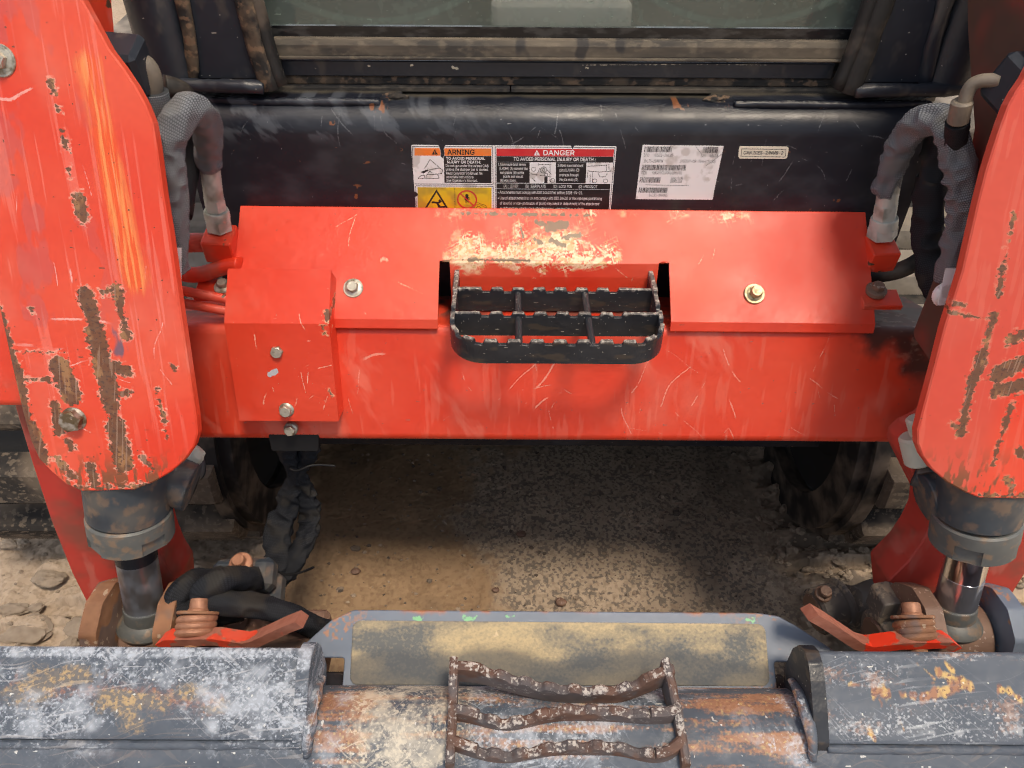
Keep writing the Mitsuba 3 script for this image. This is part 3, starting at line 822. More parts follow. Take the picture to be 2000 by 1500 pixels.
def tube(pts, rad, n=80, sides=20, wrinkle=0.0, wf=55.0, seed=0, caps=True, smooth_path=True, flat=None):
    """tube along a path; wrinkle: relative folds of a loose sleeve. Returns mesh and uv (round, along in metres)."""
    p = spline(pts, n) if smooth_path else np.array(pts, float)
    n = len(p)
    t = np.gradient(p, axis=0)
    t /= np.linalg.norm(t, axis=1, keepdims=True)
    a = np.cross(t[0], [0.3, 0.9, 0.1])
    a /= np.linalg.norm(a)
    A = []
    for k in range(n):
        a = a - t[k] * (a @ t[k])
        a /= np.linalg.norm(a)
        A.append(a)
    A = np.array(A)
    B = np.cross(t, A)
    s = np.r_[0, np.cumsum(np.linalg.norm(np.diff(p, axis=0), axis=1))]
    ang = np.linspace(0, 2 * np.pi, sides + 1)
    R = np.interp(np.linspace(0, 1, n), np.linspace(0, 1, len(np.atleast_1d(rad))), np.atleast_1d(rad))[:, None] * np.ones((1, sides + 1))
    if wrinkle:
        q = np.stack([np.broadcast_to(s[:, None] * wf, R.shape), np.cos(ang)[None] * 1.1 + 0 * R, np.sin(ang)[None] * 1.1 + 0 * R], -1)
        fold = np.abs(2 * meshkit.noise(q, seed) - 1)
        R = R * (1 + wrinkle * (.42 - fold) * 1.9 + wrinkle * .6 * (meshkit.noise(q * 2.1, seed + 5) - .5))
    ca, sa = np.cos(ang)[None, :, None], np.sin(ang)[None, :, None]
    if flat:
        sa = sa * flat
    v = p[:, None] + R[..., None] * (ca * A[:, None] + sa * B[:, None])
    i, j = np.meshgrid(np.arange(n - 1), np.arange(sides), indexing='ij')
    w = sides + 1
    f = np.stack([i * w + j, i * w + j + 1, (i + 1) * w + j + 1, (i + 1) * w + j], -1).reshape(-1, 4)
    uv = np.stack([np.broadcast_to(ang[None] / (2 * np.pi), R.shape), np.broadcast_to(s[:, None], R.shape)], -1).reshape(-1, 2)
    V, F = v.reshape(-1, 3), np.vstack([f[:, [0, 1, 2]], f[:, [0, 2, 3]]])
    if caps:
        m = len(V)
        V = np.vstack([V, p[0], p[-1]])
        uv = np.vstack([uv, uv[0], uv[-1]])
        k = np.arange(sides)
        F = np.vstack([F, np.c_[np.full(sides, m), k + 1, k], np.c_[np.full(sides, m + 1), (n - 1) * w + k, (n - 1) * w + k + 1]])
    return trimesh.Trimesh(V, F, process=False), uv


def hexbolt(pos, nrm, af=0.016, h=0.008, fr=None, turn=0.3, washer=None):
    """flanged hex head: flange, hex prism with a domed chamfer"""
    r = af / math.sqrt(3)
    fr = fr or af * .68
    ms = [revolve([(0, -.004), (fr, -.004), (fr, .0012), (fr * .93, .0022), (r * .9, .0034), (0, .0034)], 36)]
    if washer:
        ms.append(revolve([(0, -.004), (washer, -.004), (washer, .0012), (washer - .0006, .0020), (0, .0020)], 36))
    a = np.arange(6) * np.pi / 3 + turn
    hexa = np.c_[np.cos(a) * r, np.sin(a) * r]
    mid = np.arange(12) * np.pi / 6 + turn
    top = np.c_[np.cos(mid), np.sin(mid)] * af * .47
    pts = np.vstack([np.c_[hexa, np.full(6, .002)], np.c_[hexa, np.full(6, h * .84)], np.c_[top, np.full(12, h)]])
    ms.append(tm(m3.Manifold.hull_points(pts)))
    ms.append(revolve([(0, h - .0006), (af * .30, h - .0006), (af * .27, h + .0004), (0, h + .0004)], 24))
    return place(cat(ms), pos, nrm)


# ------------------------------------------------------------------ naming
L = 'track_loader'


def numbered(key):
    if key not in scene:
        return key
    k = 1
    while f'{key}_{k:03d}' in scene:
        k += 1
    return f'{key}_{k:03d}'


used_parts = set()


def part(name, parent=L):
    """key of a part that only groups sub-parts"""
    key = f'{parent}__{name}'
    k, base = 0, key
    while key in used_parts or key in scene:
        k += 1
        key = f'{base}_{k:03d}'
    used_parts.add(key)
    return key


def add(name, mesh, m, parent=L, smooth=30, label=None, **kw):
    key = numbered(f'{parent}__{name}' if parent else name)
    scene[key] = ply(tm(mesh), m, smooth=smooth, **kw)
    if label:
        labels[key] = {'label': label}
    return key


def add_tube(name, tb, m, parent=L, label=None):
    return add(name, tb[0], m, parent, smooth=True, label=label, uv=tb[1])


labels[L] = {'label': 'red and black compact track loader with scraped paint, seen from its front coupler', 'category': 'loader'}

# ------------------------------------------------------------------ ground
labels['ground'] = {'label': 'dry brown soil with churned track marks under and around the loader', 'kind': 'structure'}


def ground_height(x, y):
    P = np.stack([x, y, 0 * x], -1)
    h = (meshkit.fbm(P * 3.0, 4, 1) - .5) * .02
    h += (meshkit.fbm(P * 22, 4, 2) - .5) * .010
    ax = np.abs(x)
    lane = np.clip((ax - .47) / .05, 0, 1) * np.clip((1.45 - ax) / .35, 0, 1)
    wob = (meshkit.fbm(P * np.array([4, 1.5, 1]), 3, 4) - .5) * .10
    ph = (y + wob) / .062
    tri = np.abs((ph % 1) - .5) * 2
    bars = np.clip((tri - .35) * 4, 0, 1)
    keep = np.clip((meshkit.fbm(P * np.array([6, 14, 1]), 3, 6) - .36) * 7, 0, 1)
    h += lane * (bars * keep * .024 + (meshkit.fbm(P * 45, 3, 9) - .5) * .016)
    sandy = np.clip((x - .72) / .1, 0, 1) * np.clip((1.0 - y) / .1, 0, 1)
    h += sandy * (meshkit.fbm(P * 60, 3, 8) - .4) * .030
    return h


gx, gy = np.meshgrid(np.linspace(-1.7, 1.7, 700), np.linspace(0.2, 2.8, 520))
gh = ground_height(gx, gy)
edge = np.minimum(np.minimum(gx + 1.7, 1.7 - gx), np.minimum(gy - .2, 2.8 - gy))
gh = gh * np.clip(edge / .15, 0, 1) + .004
gv = np.stack([gx, gy, gh], -1).reshape(-1, 3)
i, j = np.meshgrid(np.arange(519), np.arange(699), indexing='ij')
q = np.stack([i * 700 + j, i * 700 + j + 1, (i + 1) * 700 + j + 1, (i + 1) * 700 + j], -1).reshape(-1, 4)
near = trimesh.Trimesh(gv, np.vstack([q[:, [0, 1, 2]], q[:, [0, 2, 3]]]), process=False)
far = trimesh.Trimesh(np.array([[-1500, -1500, 0], [1500, -1500, 0], [1500, 1500, 0], [-1500, 1500, 0.]]), [[0, 1, 2], [0, 2, 3]], process=False)
scene['ground'] = ply(trimesh.util.concatenate([near, far]), 'ground_soil', smooth=True)


def lump(c, r, seed, flat=.45, rough=.5):
    s = trimesh.creation.icosphere(subdivisions=3 if max(r) > .012 else 2)
    v = np.array(s.vertices)
    k = 1 + rough * (meshkit.fbm(v * 1.6 + seed * 7, 4, seed) - .5) * 2
    v = v * k[:, None] * np.array([r[0], r[1], r[0] * flat]) + np.array(c)
    return trimesh.Trimesh(v, s.faces, process=False)


# ------------------------------------------------------------------ cab
cab = part('cab')
add('windscreen', bx(-.40, .40, .985, .990, .9674, 1.75), 'glass', cab, smooth=False)
add('glass_border', bx(-.40, .40, .9835, .9925, .951, .9673), 'black_frit', cab, smooth=False)
seal_prof = rpoly([(.986, .929), (.976, .930), (.9725, .936), (.973, .948), (.977, .9545), (.986, .9555)], .0025)
add('window_moulding', extx(seal_prof, -.352, .358), 'dusty_rubber', cab)
add('window_moulding', extx(rpoly([(.9735, .931), (.9700, .9325), (.9702, .9345), (.974, .936)], .0005), -.352, .358), 'dusty_rubber', cab)
add('sill_strip', bx(-.350, .352, .984, 1.02, .9075, .9265, .0012), 'cab_paint', cab)
add('foam_seal', extx(rpoly([(.987, .8965), (.9868, .9035), (.990, .9070), (1.02, .9072), (1.02, .8960)], .0015), -.395, .395), 'muddy_seal', cab)
add('rubber_strip', extx(rpoly([(.9835, .8885), (.9830, .8935), (.986, .8962), (1.02, .8958), (1.02, .887)], .0012), -.398, -.06), 'dusty_rubber', cab)
add('rubber_strip', extx(rpoly([(.9835, .8885), (.9830, .8935), (.986, .8962), (1.02, .8958), (1.02, .887)], .0012), -.0585, .398), 'dusty_rubber', cab)
for s in (-1, 1):
    o = 0.0 if s < 0 else .004
    # pillar tube, corner panel, mud covered edge seal, weld bead
    add('pillar', cyl((s * .487 + o, .975, .905), (s * .475 + o, .985, 1.80), .034, 32, .003), 'cab_paint', cab)
    add('corner_panel', obox((s * .416 + o, .966, 1.35), (.112, .012, .88), np.eye(3), .002), 'cab_paint', cab)
    pv, pu = tube([(s * .456 + o, .958, .912), (s * .452 + o, .957, .93), (s * .450 + o, .957, 1.1), (s * .450, .957, 1.7)], [.008, .010, .009, .008], 60, 12, .25, 60, 3 + s, flat=.6)
    add('weld_seam', pv, 'muddy_seal' if s < 0 else 'cab_paint', cab, smooth=True)
    strip = [(s * .361 + o, .952, .900), (s * .366 + o, .953, .93), (s * .372 + o, .954, 1.00), (s * .380 + o, .955, 1.10), (s * .39, .955, 1.7)]
    pv, pu = tube(strip, .0115, 60, 12, .16, 90, 8 + s, flat=.55)
    add('edge_seal', pv, 'muddy_seal' if s < 0 else 'black_rubber', cab, smooth=True)
    strip2 = [(s * .349 + o, .960, .904), (s * .354 + o, .961, .93), (s * .360 + o, .962, 1.00), (s * .370 + o, .963, 1.10), (s * .375, .963, 1.7)]
    add('edge_seal', tube(strip2, .010, 60, 12, .05, 60, 9 + s)[0], 'black_rubber', cab, smooth=True)
    bead = [(s * .368 + o, .951, .9035), (s * .38 + o, .948, .9055), (s * .43 + o, .947, .9065), (s * .47 + o, .947, .9075), (s * .505 + o, .952, .912), (s * .522 + o, .968, .922), (s * .526 + o, .985, .930)]
    add('weld_bead', tube(bead, [.0078, .0082, .0075, .0085, .0080, .007], 70, 14, .10, 70, 15 + s)[0], 'cab_paint', cab, smooth=True)
    add('corner_foot', bx(min(s * .372, s * .535) + o, max(s * .372, s * .535) + o, .955, 1.03, .8975, .9035, .001), 'cab_paint', cab)
    add('side_wall', bx(min(s * .44, s * .50), max(s * .44, s * .50), 1.02, 2.05, .90, 1.06), 'cab_paint', cab, smooth=False)
    add('frame_hole_tube', cyl((s * .528 + o, .972, .918), (s * .528 + o, .992, .950), .012, 24), 'cab_paint', cab)
add('roof', bx(-.52, .52, .95, 2.15, 1.80, 1.90, .02), 'cab_paint', cab)
for s in (-1, 1):
    add('pillar', bx(s * .47 - .03, s * .47 + .03, 1.99, 2.05, 1.06, 1.80, .01), 'cab_paint', cab)
add('rear_wall', bx(-.44, .44, 2.00, 2.05, .90, 1.10), 'cab_paint', cab, smooth=False)
add('floor', bx(-.44, .44, 1.03, 2.0, .885, .92), 'cab_floor', cab, smooth=False)
seat = bx(-.085, .10, 1.06, 1.30, .92, .980, .008) + bx(-.10, .115, 1.10, 1.45, .975, 1.02, .012)
add('seat_base', seat, 'seat_fabric', cab)

# ------------------------------------------------------------------ dark front panel with the labels
panel_poly = Polygon([(.93, .30), (.93, .852)] + [(.963 - .033 * math.cos(a), .852 + .033 * math.sin(a)) for a in np.linspace(.0, math.pi / 2, 24)[1:]] + [(1.05, .885), (1.05, .30)])
panel = man(extx(panel_poly, -.478, .482))
add('front_panel', panel, 'dark_panel')
fp = L + '__front_panel'
used_parts.add(fp)
for s in (-1, 1):
    tongue = Polygon([(s * .20, .966), (s * .23, .960), (s * .30, .958), (s * .46, .962), (s * .49, .975), (s * .49, .995), (s * .20, .995)])
    tongue = tongue.buffer(-.004).buffer(.004)
    m = ext(tongue, .006)
    m.apply_translation([0, 0, .8835])
    add('corner_tongue', m, 'dark_panel', fp)
    pts = [(s * .225, .9545, .8845), (s * .24, .953, .8855), (s * .32, .952, .8858), (s * .40, .953, .8858), (s * .47, .960, .886)]
    add('weld_bead', tube(pts, [.0045, .0052, .005, .0045, .004], 90, 12, .14, 170, 33 + s)[0], 'dark_panel', fp, smooth=True)
    add('mud_lump', lump((s * .208, .968, .8865), (.017, .007), 5 + s, .35), 'muddy_seal', fp, smooth=True)

FY = .93


def flat_xz(poly, y, t, m, name, parent):
    a = ext(poly, t)
    v = np.array(a.vertices)
    a.vertices = np.stack([v[:, 0], y - v[:, 2], v[:, 1]], 1)
    return add(name, a, m, parent, smooth=False)


def rr(x0, z0, x1, z1, r):
    return sbox(x0 + r, z0 + r, x1 - r, z1 - r).buffer(r, quad_segs=5)


def words(items, y, m, parent, name='lettering', t=.0002):
    """items: (text, x, z of the baseline, capital height, width or None, bold, centred)"""
    ms = []
    for (s, x, z, h, w, b) in items:
        a = meshkit.text_mesh(s, h, t, b)
        v = np.array(a.vertices)
        if w:
            v[:, 0] *= w / max(v[:, 0].max(), 1e-6)
        a.vertices = np.stack([x + v[:, 0], y - v[:, 2], z + v[:, 1]], 1)
        ms.append(a)
    return add(name, trimesh.util.concatenate(ms), m, parent, smooth=False)


def lines(segs, w):
    return unary_union([LineString(s).buffer(w / 2, cap_style=2, quad_segs=3) for s in segs])


def circ(x, z, r, w):
    from shapely.geometry import Point
    return Point(x, z).buffer(r, quad_segs=8).difference(Point(x, z).buffer(r - w, quad_segs=8))


# -- decal of warnings: pixel columns measured on the panel face
def decal_xy(u, v):
    """position on the warning label, from measurements in its own frame (2000 x 739 units, left to right, top to bottom)"""
    f = v / 739
    xl = DX0 + (DX1 - DX0) * f
    return xl + (DW0 + (DW1 - DW0) * f) * u / 2000, DZ0 + (DZ1 - DZ0) * f


DX0, DX1, DW0, DW1 = -0.2002, -0.2114, 0.0991 - -0.2002, 0.1126 - -0.2114
DZ0, DZ1 = 0.8558, 0.7339


def DP(pts):
    return Polygon([decal_xy(*p) for p in pts])


def DR(u0, v0, u1, v1):
    """rectangle of the label; its left edge keeps upright in the world: use the upper corners' x"""
    (xa, za), (xb, zb) = decal_xy(u0, (v0 + v1) / 2), decal_xy(u1, (v0 + v1) / 2)
    return sbox(xa, decal_xy(0, v1)[1], xb, decal_xy(0, v0)[1])


wd = part('warning_decal')
out = Polygon([decal_xy(100, 98), decal_xy(1845, 98), decal_xy(1845, 98)[::1], (decal_xy(1790, 700)[0], decal_xy(0, 715)[1]), (decal_xy(145, 700)[0], decal_xy(0, 715)[1])]).buffer(-.002).buffer(.002)
tear = DP([(325, 80), (400, 80), (378, 130), (385, 175), (370, 205), (352, 190), (350, 140)])
tear2 = DP([(1450, 80), (1495, 80), (1470, 128)])
tear3 = DP([(110, 480), (150, 495), (162, 520), (120, 545)])
flat_xz(out.difference(unary_union([tear, tear2, tear3])), FY, .0006, 'label_white', 'backing', wd)
Y1, Y2, Y3 = FY - .0006, FY - .0009, FY - .0012


def dq(u0, v0, u1, v1, skew=0):
    return DP([(u0, v0), (u1, v0), (u1, v1), (u0, v1)])


cut = unary_union([tear.buffer(.0003), tear2.buffer(.0003), tear3])
flat_xz(DP([(130, 122), (782, 122), (782, 182), (130, 182)]).difference(cut), Y1, .0003, 'label_orange', 'orange_field', wd)
flat_xz(DP([(376, 184), (782, 184), (782, 408), (383, 408), (381, 260)]).difference(cut), Y1, .0003, 'ink_black', 'black_field', wd)
flat_xz(DP([(155, 448), (784, 448), (784, 700), (160, 700)]).difference(cut), Y1, .0003, 'label_yellow', 'yellow_field', wd)
flat_xz(DP([(825, 122), (1824, 122), (1818, 182), (825, 182)]).difference(cut), Y1, .0003, 'label_red', 'red_field', wd)
blk = unary_union([DP([(825, 184), (1818, 184), (1815, 230), (825, 230)]), DP([(825, 232), (1107, 232), (1107, 405), (825, 405)]), DP([(1330, 232), (1588, 232), (1582, 405), (1330, 405)]),
                   DP([(825, 411), (1790, 411), (1788, 456), (825, 456)]), DP([(825, 460), (1788, 460), (1775, 700), (825, 700)])])
flat_xz(blk.difference(cut), Y1, .0003, 'ink_black', 'black_field', wd)
SU, SV = DW0 / 2000, abs(DZ1 - DZ0) / 739


def W(s, u, v, hv, wu=None, b=False):
    x, z = decal_xy(u, v)
    return (s, x, z, hv * SV, wu * SU if wu else None, b)


words([W('WARNING', 378 - 40, 174, 40, 305, True)][:0] + [W('ARNING', 408, 172, 40, 236, True)], Y2, 'ink_black', wd)
tri = lambda u, v, s: DP([(u, v), (u + s * .5, v + s * .86), (u - s * .5, v + s * .86)])
flat_xz(tri(302, 130, 50), Y2, .0002, 'ink_black', 'symbol', wd)
flat_xz(unary_union([dq(299, 146, 305, 160), dq(299, 164, 305, 169)]), Y3, .0002, 'label_orange', 'symbol', wd)
words([W('TO AVOID PERSONAL', 396, 214, 22, 342, True), W('NJURY OR DEATH:', 404, 244, 22, 296, True), W('Do not go under the raised CAB', 394, 274, 22, 374), W('unless the stopper pin is locked.', 394, 305, 22, 376),
       W("Read Operator's Manual for", 396, 337, 22, 324), W('complete instructions.', 398, 368, 22, 246), W("See Operator's Manual.", 400, 399, 22, 274)], Y2, 'label_white', wd)
words([W('DANGER', 1216, 172, 40, 276, True), W('TO AVOID PERSONAL INJURY OR DEATH :', 968, 219, 27, 715, True)], Y2, 'label_white', wd)
flat_xz(tri(1168, 130, 52), Y2, .0002, 'label_white', 'symbol', wd)
flat_xz(unary_union([dq(1165, 146, 1171, 160), dq(1165, 164, 1171, 169)]), Y3, .0002, 'label_red', 'symbol', wd)
words([W('1.Make sure both levers', 838, 262, 24, 244), W('(LH,RH) (A) contact the', 850, 296, 24, 248), W('ear plates (B) at the', 855, 330, 24, 212), W('points and are all', 880, 363, 24, 178), W('the way down.', 855, 396, 24, 144),
       W('2.Make sure both lock', 1342, 268, 24, 226), W('pins (LH,RH) (C)', 1360, 306, 24, 172), W('protrude through', 1357, 346, 24, 170), W('the pin slots (D).', 1357, 386, 24, 172),
       W('(A) : LEVER', 884, 446, 25, 132), W('(B) : EAR PLATE', 1068, 446, 25, 184), W('(C) : LOCK PIN', 1304, 446, 25, 166), W('(D) : PIN SLOT', 1520, 446, 25, 166),
       W('• Attachments must comply with ISO 24410 first edition 2005-04-15.', 834, 500, 26, 762), W('• Use of attachments that do not comply with ISO 24410 or the improper positioning', 834, 550, 26, 940),
       W('of lever(s) or non-protrusion of pin(s) may result in detachment of the attachment', 853, 596, 26, 900), W('or deformation, causing loss of performance, personal injury or death.', 853, 642, 26, 770)], Y2, 'label_white', wd)
ln = lambda *p: [decal_xy(*q) for q in p]
pict = lines([ln((160, 372), (185, 348), (215, 345), (212, 372), (160, 372)), ln((190, 322), (232, 300)), ln((215, 290), (262, 215), (340, 278)), ln((212, 320), (250, 302), (340, 283), (370, 300), (360, 330), (325, 335)),
              ln((225, 372), (235, 340), (325, 335), (340, 370), (225, 376)), ln((240, 330), (262, 312), (280, 325))], .0007)
pict2 = lines([ln((1110, 328), (1290, 352)), ln((1180, 250), (1290, 250)), ln((1180, 240), (1180, 258)), ln((1280, 250), (1280, 400)), ln((1160, 345), (1195, 280)), ln((1250, 290), (1290, 330)), ln((1130, 365), (1155, 395), (1150, 380)),
               ln((1592, 300), (1700, 310), (1800, 300)), ln((1600, 315), (1600, 360)), ln((1640, 312), (1640, 400)), ln((1690, 320), (1700, 350), (1750, 350), (1765, 320)), ln((1760, 240), (1760, 300)), ln((1590, 262), (1760, 255)),
               ln((1780, 240), (1780, 290)), ln((1620, 330), (1620, 400))], .0006)
cs = unary_union([circ(*decal_xy(1225, 295), .0045, .0008), circ(*decal_xy(1225, 295), .0022, .0007), circ(*decal_xy(1246, 336), .0027, .0007), circ(*decal_xy(1140, 290), .003, .0005), circ(*decal_xy(1660, 385), .003, .0005),
                  circ(*decal_xy(1750, 385), .003, .0005), circ(*decal_xy(1302, 385), .003, .0005)])
for q_ in (unary_union([pict, DP([(180, 318), (245, 296), (240, 312), (205, 330)])]), unary_union([pict2, cs, DP([(1232, 355), (1260, 355), (1258, 405), (1230, 405)])])):
    flat_xz(q_, Y1, .0003, 'ink_black', 'pictogram', wd)
tri_out = DP([(316, 466), (450, 690), (182, 690)])
trig = tri_out.difference(DP([(316, 492), (432, 690), (200, 690)]))
fall = lines([ln((275, 578), (318, 582), (348, 622), (398, 618)), ln((318, 590), (352, 572), (338, 556)), ln((330, 600), (352, 660), (398, 646)), ln((352, 640), (372, 680))], .0026)
man_ = unary_union([circ(*decal_xy(574, 518), .0022, .0022), dq(562, 528, 588, 562), dq(562, 562, 572, 580), dq(578, 562, 588, 580), dq(555, 530, 561, 556), dq(590, 530, 596, 556)])
mach = lines([ln((635, 650), (635, 600), (690, 600), (745, 632), (745, 655)), ln((640, 572), (735, 605), (742, 632)), ln((650, 640), (665, 610), (690, 620), (690, 650)), ln((700, 640), (740, 640)), ln((472, 450), (474, 690))], .0006)
for q_ in (trig, fall, man_, mach):
    flat_xz(q_, Y2, .0002, 'ink_black', 'pictogram', wd)
cxy = decal_xy(576, 552)
flat_xz(unary_union([circ(*cxy, .0135, .0017), lines([[(cxy[0] - .0095, cxy[1] + .0095), (cxy[0] + .0095, cxy[1] - .0095)]], .0014)]), Y3, .0002, 'label_red', 'symbol', wd)
thin = unary_union([DP([(112, 108), (792, 108), (797, 420), (118, 420)]).exterior.buffer(.00035), DP([(140, 436), (797, 436), (797, 720), (146, 720)]).exterior.buffer(.00035), DP([(815, 108), (1832, 108), (1780, 720), (815, 720)]).exterior.buffer(.00035)])
flat_xz(thin.difference(cut).intersection(out.buffer(-.0005)), Y1, .0003, 'ink_grey', 'border_line', wd)

# -- white serial number label (leaning) and the small cream one
SX0, SX1, SW0, SW1 = 0.0926, 0.1039, 0.3068 - 0.0926, 0.3336 - 0.1039
SZ0, SZ1 = 0.8574, 0.7511


def sn(u, v):
    f = v / 909
    return SX0 + (SX1 - SX0) * f + (SW0 + (SW1 - SW0) * f) * u / 2000, SZ0 + (SZ1 - SZ0) * f


def SP(pts):
    return Polygon([sn(*p) for p in pts])


sd_ = part('serial_decal')
flat_xz(SP([(152, 136), (1112, 143), (1000, 660), (980, 780), (68, 776), (110, 420)]), FY, .0006, 'label_white', 'backing', sd_)
br = np.random.default_rng(5)
bars = []
for (u0, u1, v0, v1) in ((178, 512, 152, 216), (870, 1062, 152, 222), (150, 672, 362, 426), (124, 368, 508, 574), (112, 460, 634, 696)):
    bars = []
    u = u0
    while u < u1 - 8:
        w = br.choice([5, 5, 9, 13])
        lean = -(v1 - v0) * .17
        bars.append(SP([(u, v0), (u + w, v0), (u + w + lean, v1), (u + lean, v1)]))
        u += w + br.choice([4, 5, 9])
    flat_xz(unary_union(bars), Y1, .0003, 'ink_grey', 'barcode', sd_)
su, sv = SW0 / 2000, abs(SZ1 - SZ0) / 909


def V(s, u, v, hv, wu, b=False):
    x, z = sn(u, v)
    return (s, x, z, hv * sv, wu * su, b)


words([V('I/C', 160, 266, 32, 70), V('V0521-26120', 275, 266, 34, 238), V('S/N.', 832, 270, 34, 74), V('68628', 940, 270, 34, 104), V('SVL75-2CMFW', 160, 334, 34, 236), V('/V3307-CR-TE4-CTL(Q)', 590, 334, 34, 430),
       V('PIN', 134, 472, 34, 62), V('KBCZ052JCN1G68628', 260, 472, 34, 366), V('Eng S/N', 480, 536, 34, 150), V('8NN1185', 474, 574, 32, 148), V('SVL75-2HFWC', 222, 744, 36, 234)], Y1, 'ink_grey', sd_, t=.0003)
flat_xz(lines([[sn(180, 600), sn(700, 606)], [sn(900, 372), sn(1090, 232)], [sn(780, 150), sn(850, 235)]], .0005), Y1, .0003, 'ink_grey', 'border_line', sd_)
cd = part('small_decal')
flat_xz(SP([(1306, 142), (1862, 146), (1880, 160), (1878, 190), (1862, 268), (1840, 286), (1300, 284), (1284, 262), (1290, 190), (1298, 152)]), FY, .0006, 'label_cream', 'backing', cd)
flat_xz(SP([(1325, 172), (1848, 176), (1838, 262), (1316, 256)]).exterior.buffer(.00025), Y1, .0003, 'ink_black', 'border_line', cd)
words([V('CAN ICES-2/NMB-2', 1340, 233, 36, 480, True)], Y1, 'ink_black', cd, t=.0003)

# ------------------------------------------------------------------ chassis behind, tracks, fenders
ch = part('chassis')
add('body', bx(-.50, .50, 1.05, 2.7, .32, .885), 'underside', ch, smooth=False)
add('belly', bx(-.50, .50, 1.25, 2.7, .26, .32), 'underside', ch, smooth=False)
from shapely.geometry import Point
for s in (-1, 1):
    tr = part('track')
    loop = unary_union([Point(1.115, .262).buffer(.225, quad_segs=24), Point(2.35, .46).buffer(.20, quad_segs=24), Point(2.0, .237).buffer(.20, quad_segs=24)]).convex_hull
    outer, inner = loop.buffer(.024, quad_segs=16), loop.buffer(0)
    xa, xb = (.525, 1.02)
    x0, x1 = (s * xb, s * xa) if s < 0 else (xa, xb)
    add('belt', extx(outer.difference(loop.buffer(-.004)), x0, x1), 'black_rubber', tr, smooth=40)
    # raised rims at the belt's inner edge, as the photo's oval shows
    xe = s * .525
    for (xo, wd_, ro) in ((-.008, .022, .034), (.014, .026, .046)):
        rim = loop.buffer(ro, quad_segs=20).difference(loop.buffer(-.026 + xo))
        add('belt_rim', extx(rim, min(xe + s * xo, xe + s * (xo + wd_)), max(xe + s * xo, xe + s * (xo + wd_))), 'track_rubber', tr, smooth=40)
    ring = outer.exterior
    n = int(ring.length / .128)
    for k in range(n):
        d = ring.length * k / n
        p, pn = ring.interpolate(d), ring.interpolate((d + .005) % ring.length)
        t = np.array([0, pn.x - p.x, pn.y - p.y])
        t /= np.linalg.norm(t)
        nn = np.cross([1, 0, 0], t)
        c3 = np.array([s * .78, p.x, p.y])
        if np.dot(nn, c3 - np.array([s * .78, 1.7, .35])) < 0:
            nn = -nn
        w0, w1, hh = .046, .036, .040
        pts = [(x, a * w, h) for x in (-.215, .235) for (a, w, h) in ((-1, w0, -.006), (1, w0, -.006), (-1, w1, hh * .82), (1, w1, hh * .82), (-1, w1 * .8, hh), (1, w1 * .8, hh))]
        pts = [(x * (.975 if h > hh * .9 else 1), y_, h) for (x, y_, h) in pts]
        M = np.stack([[1, 0, 0], t, nn], 1)
        hull = m3.Manifold.hull_points(np.array([M @ np.array(q) + c3 for q in pts]))
        add('tread_lug', hull, 'dusty_tread', tr, smooth=False)
    add('idler', place(revolve([(0, -.05), (.17, -.05), (.19, -.03), (.205, -.02), (.21, .02), (.19, .05), (.12, .03), (.06, .06), (0, .06)], 48), (s * .60, 1.115, .262), (-s, 0, 0), (0, 1, 0)), 'underside', tr)
    add('track_frame', bx(min(s * .58, s * .80), max(s * .58, s * .80), 1.25, 2.2, .12, .42, .02), 'underside', tr)
    prof = rpoly([(1.30, .70), (1.26, .735), (1.30, .752), (2.6, .86), (2.6, .70)], .012)
    add('fender', extx(prof, min(s * .50, s * .90), max(s * .50, s * 1.0)), 'fender_dust', part('fender'))

# ------------------------------------------------------------------ cross beam, covers, step
beam = part('cross_beam')
u = np.array([-.309, -.951])
w_ = np.array([.951, -.309])
c0 = np.array([.79, .653])
quad = [tuple(c0 - u * .002), tuple(c0 + u * .167), tuple(c0 + u * .167 + w_ * .17), tuple(c0 - u * .002 + w_ * .17)]
bp = rpoly(quad, .014)
add('tube', extx(bp, -.53, .53), 'red_beam', beam, smooth=40)
BN = (0, -.951, .309)
CN = np.array([0, -.098, .121])
CN = CN / np.linalg.norm(CN)
cdir = np.array([.786 - .907, .663 - .761])
cdir /= np.linalg.norm(cdir)
cover = part('beam_cover')
path = [(.934, .744), (.9075, .7605), (.7885, .6650), (.7845, .6530)]
sheet = man(sheet_x(path, .0035, -.417, .413, .006))
xl0, xl1, xr0, xr1 = -0.1509, -0.1375, 0.1362, 0.1496
ridge = np.array([.851, .7155])
wy0, wz0 = ridge
cutbox = m3.Manifold.hull_points(np.array([[x, y, z] for x in (xl0, xr1) for (y, z) in ((wy0 - .0, wz0 + .04), (wy0 - .0, wz0 - .1), (wy0 - .16, wz0 + .04), (wy0 - .16, wz0 - .1))]))
sheet = sheet - cutbox
for xc in ((xl0 + xl1) / 2, (xr0 + xr1) / 2):
    sheet = sheet - man(cyl((xc, wy0 - .03, wz0 - .04), (xc, wy0 + .02, wz0 + .06), (xl1 - xl0) / 2)).translate([0, .003, .002])
sh = tm(sheet)
cen = sh.vertices
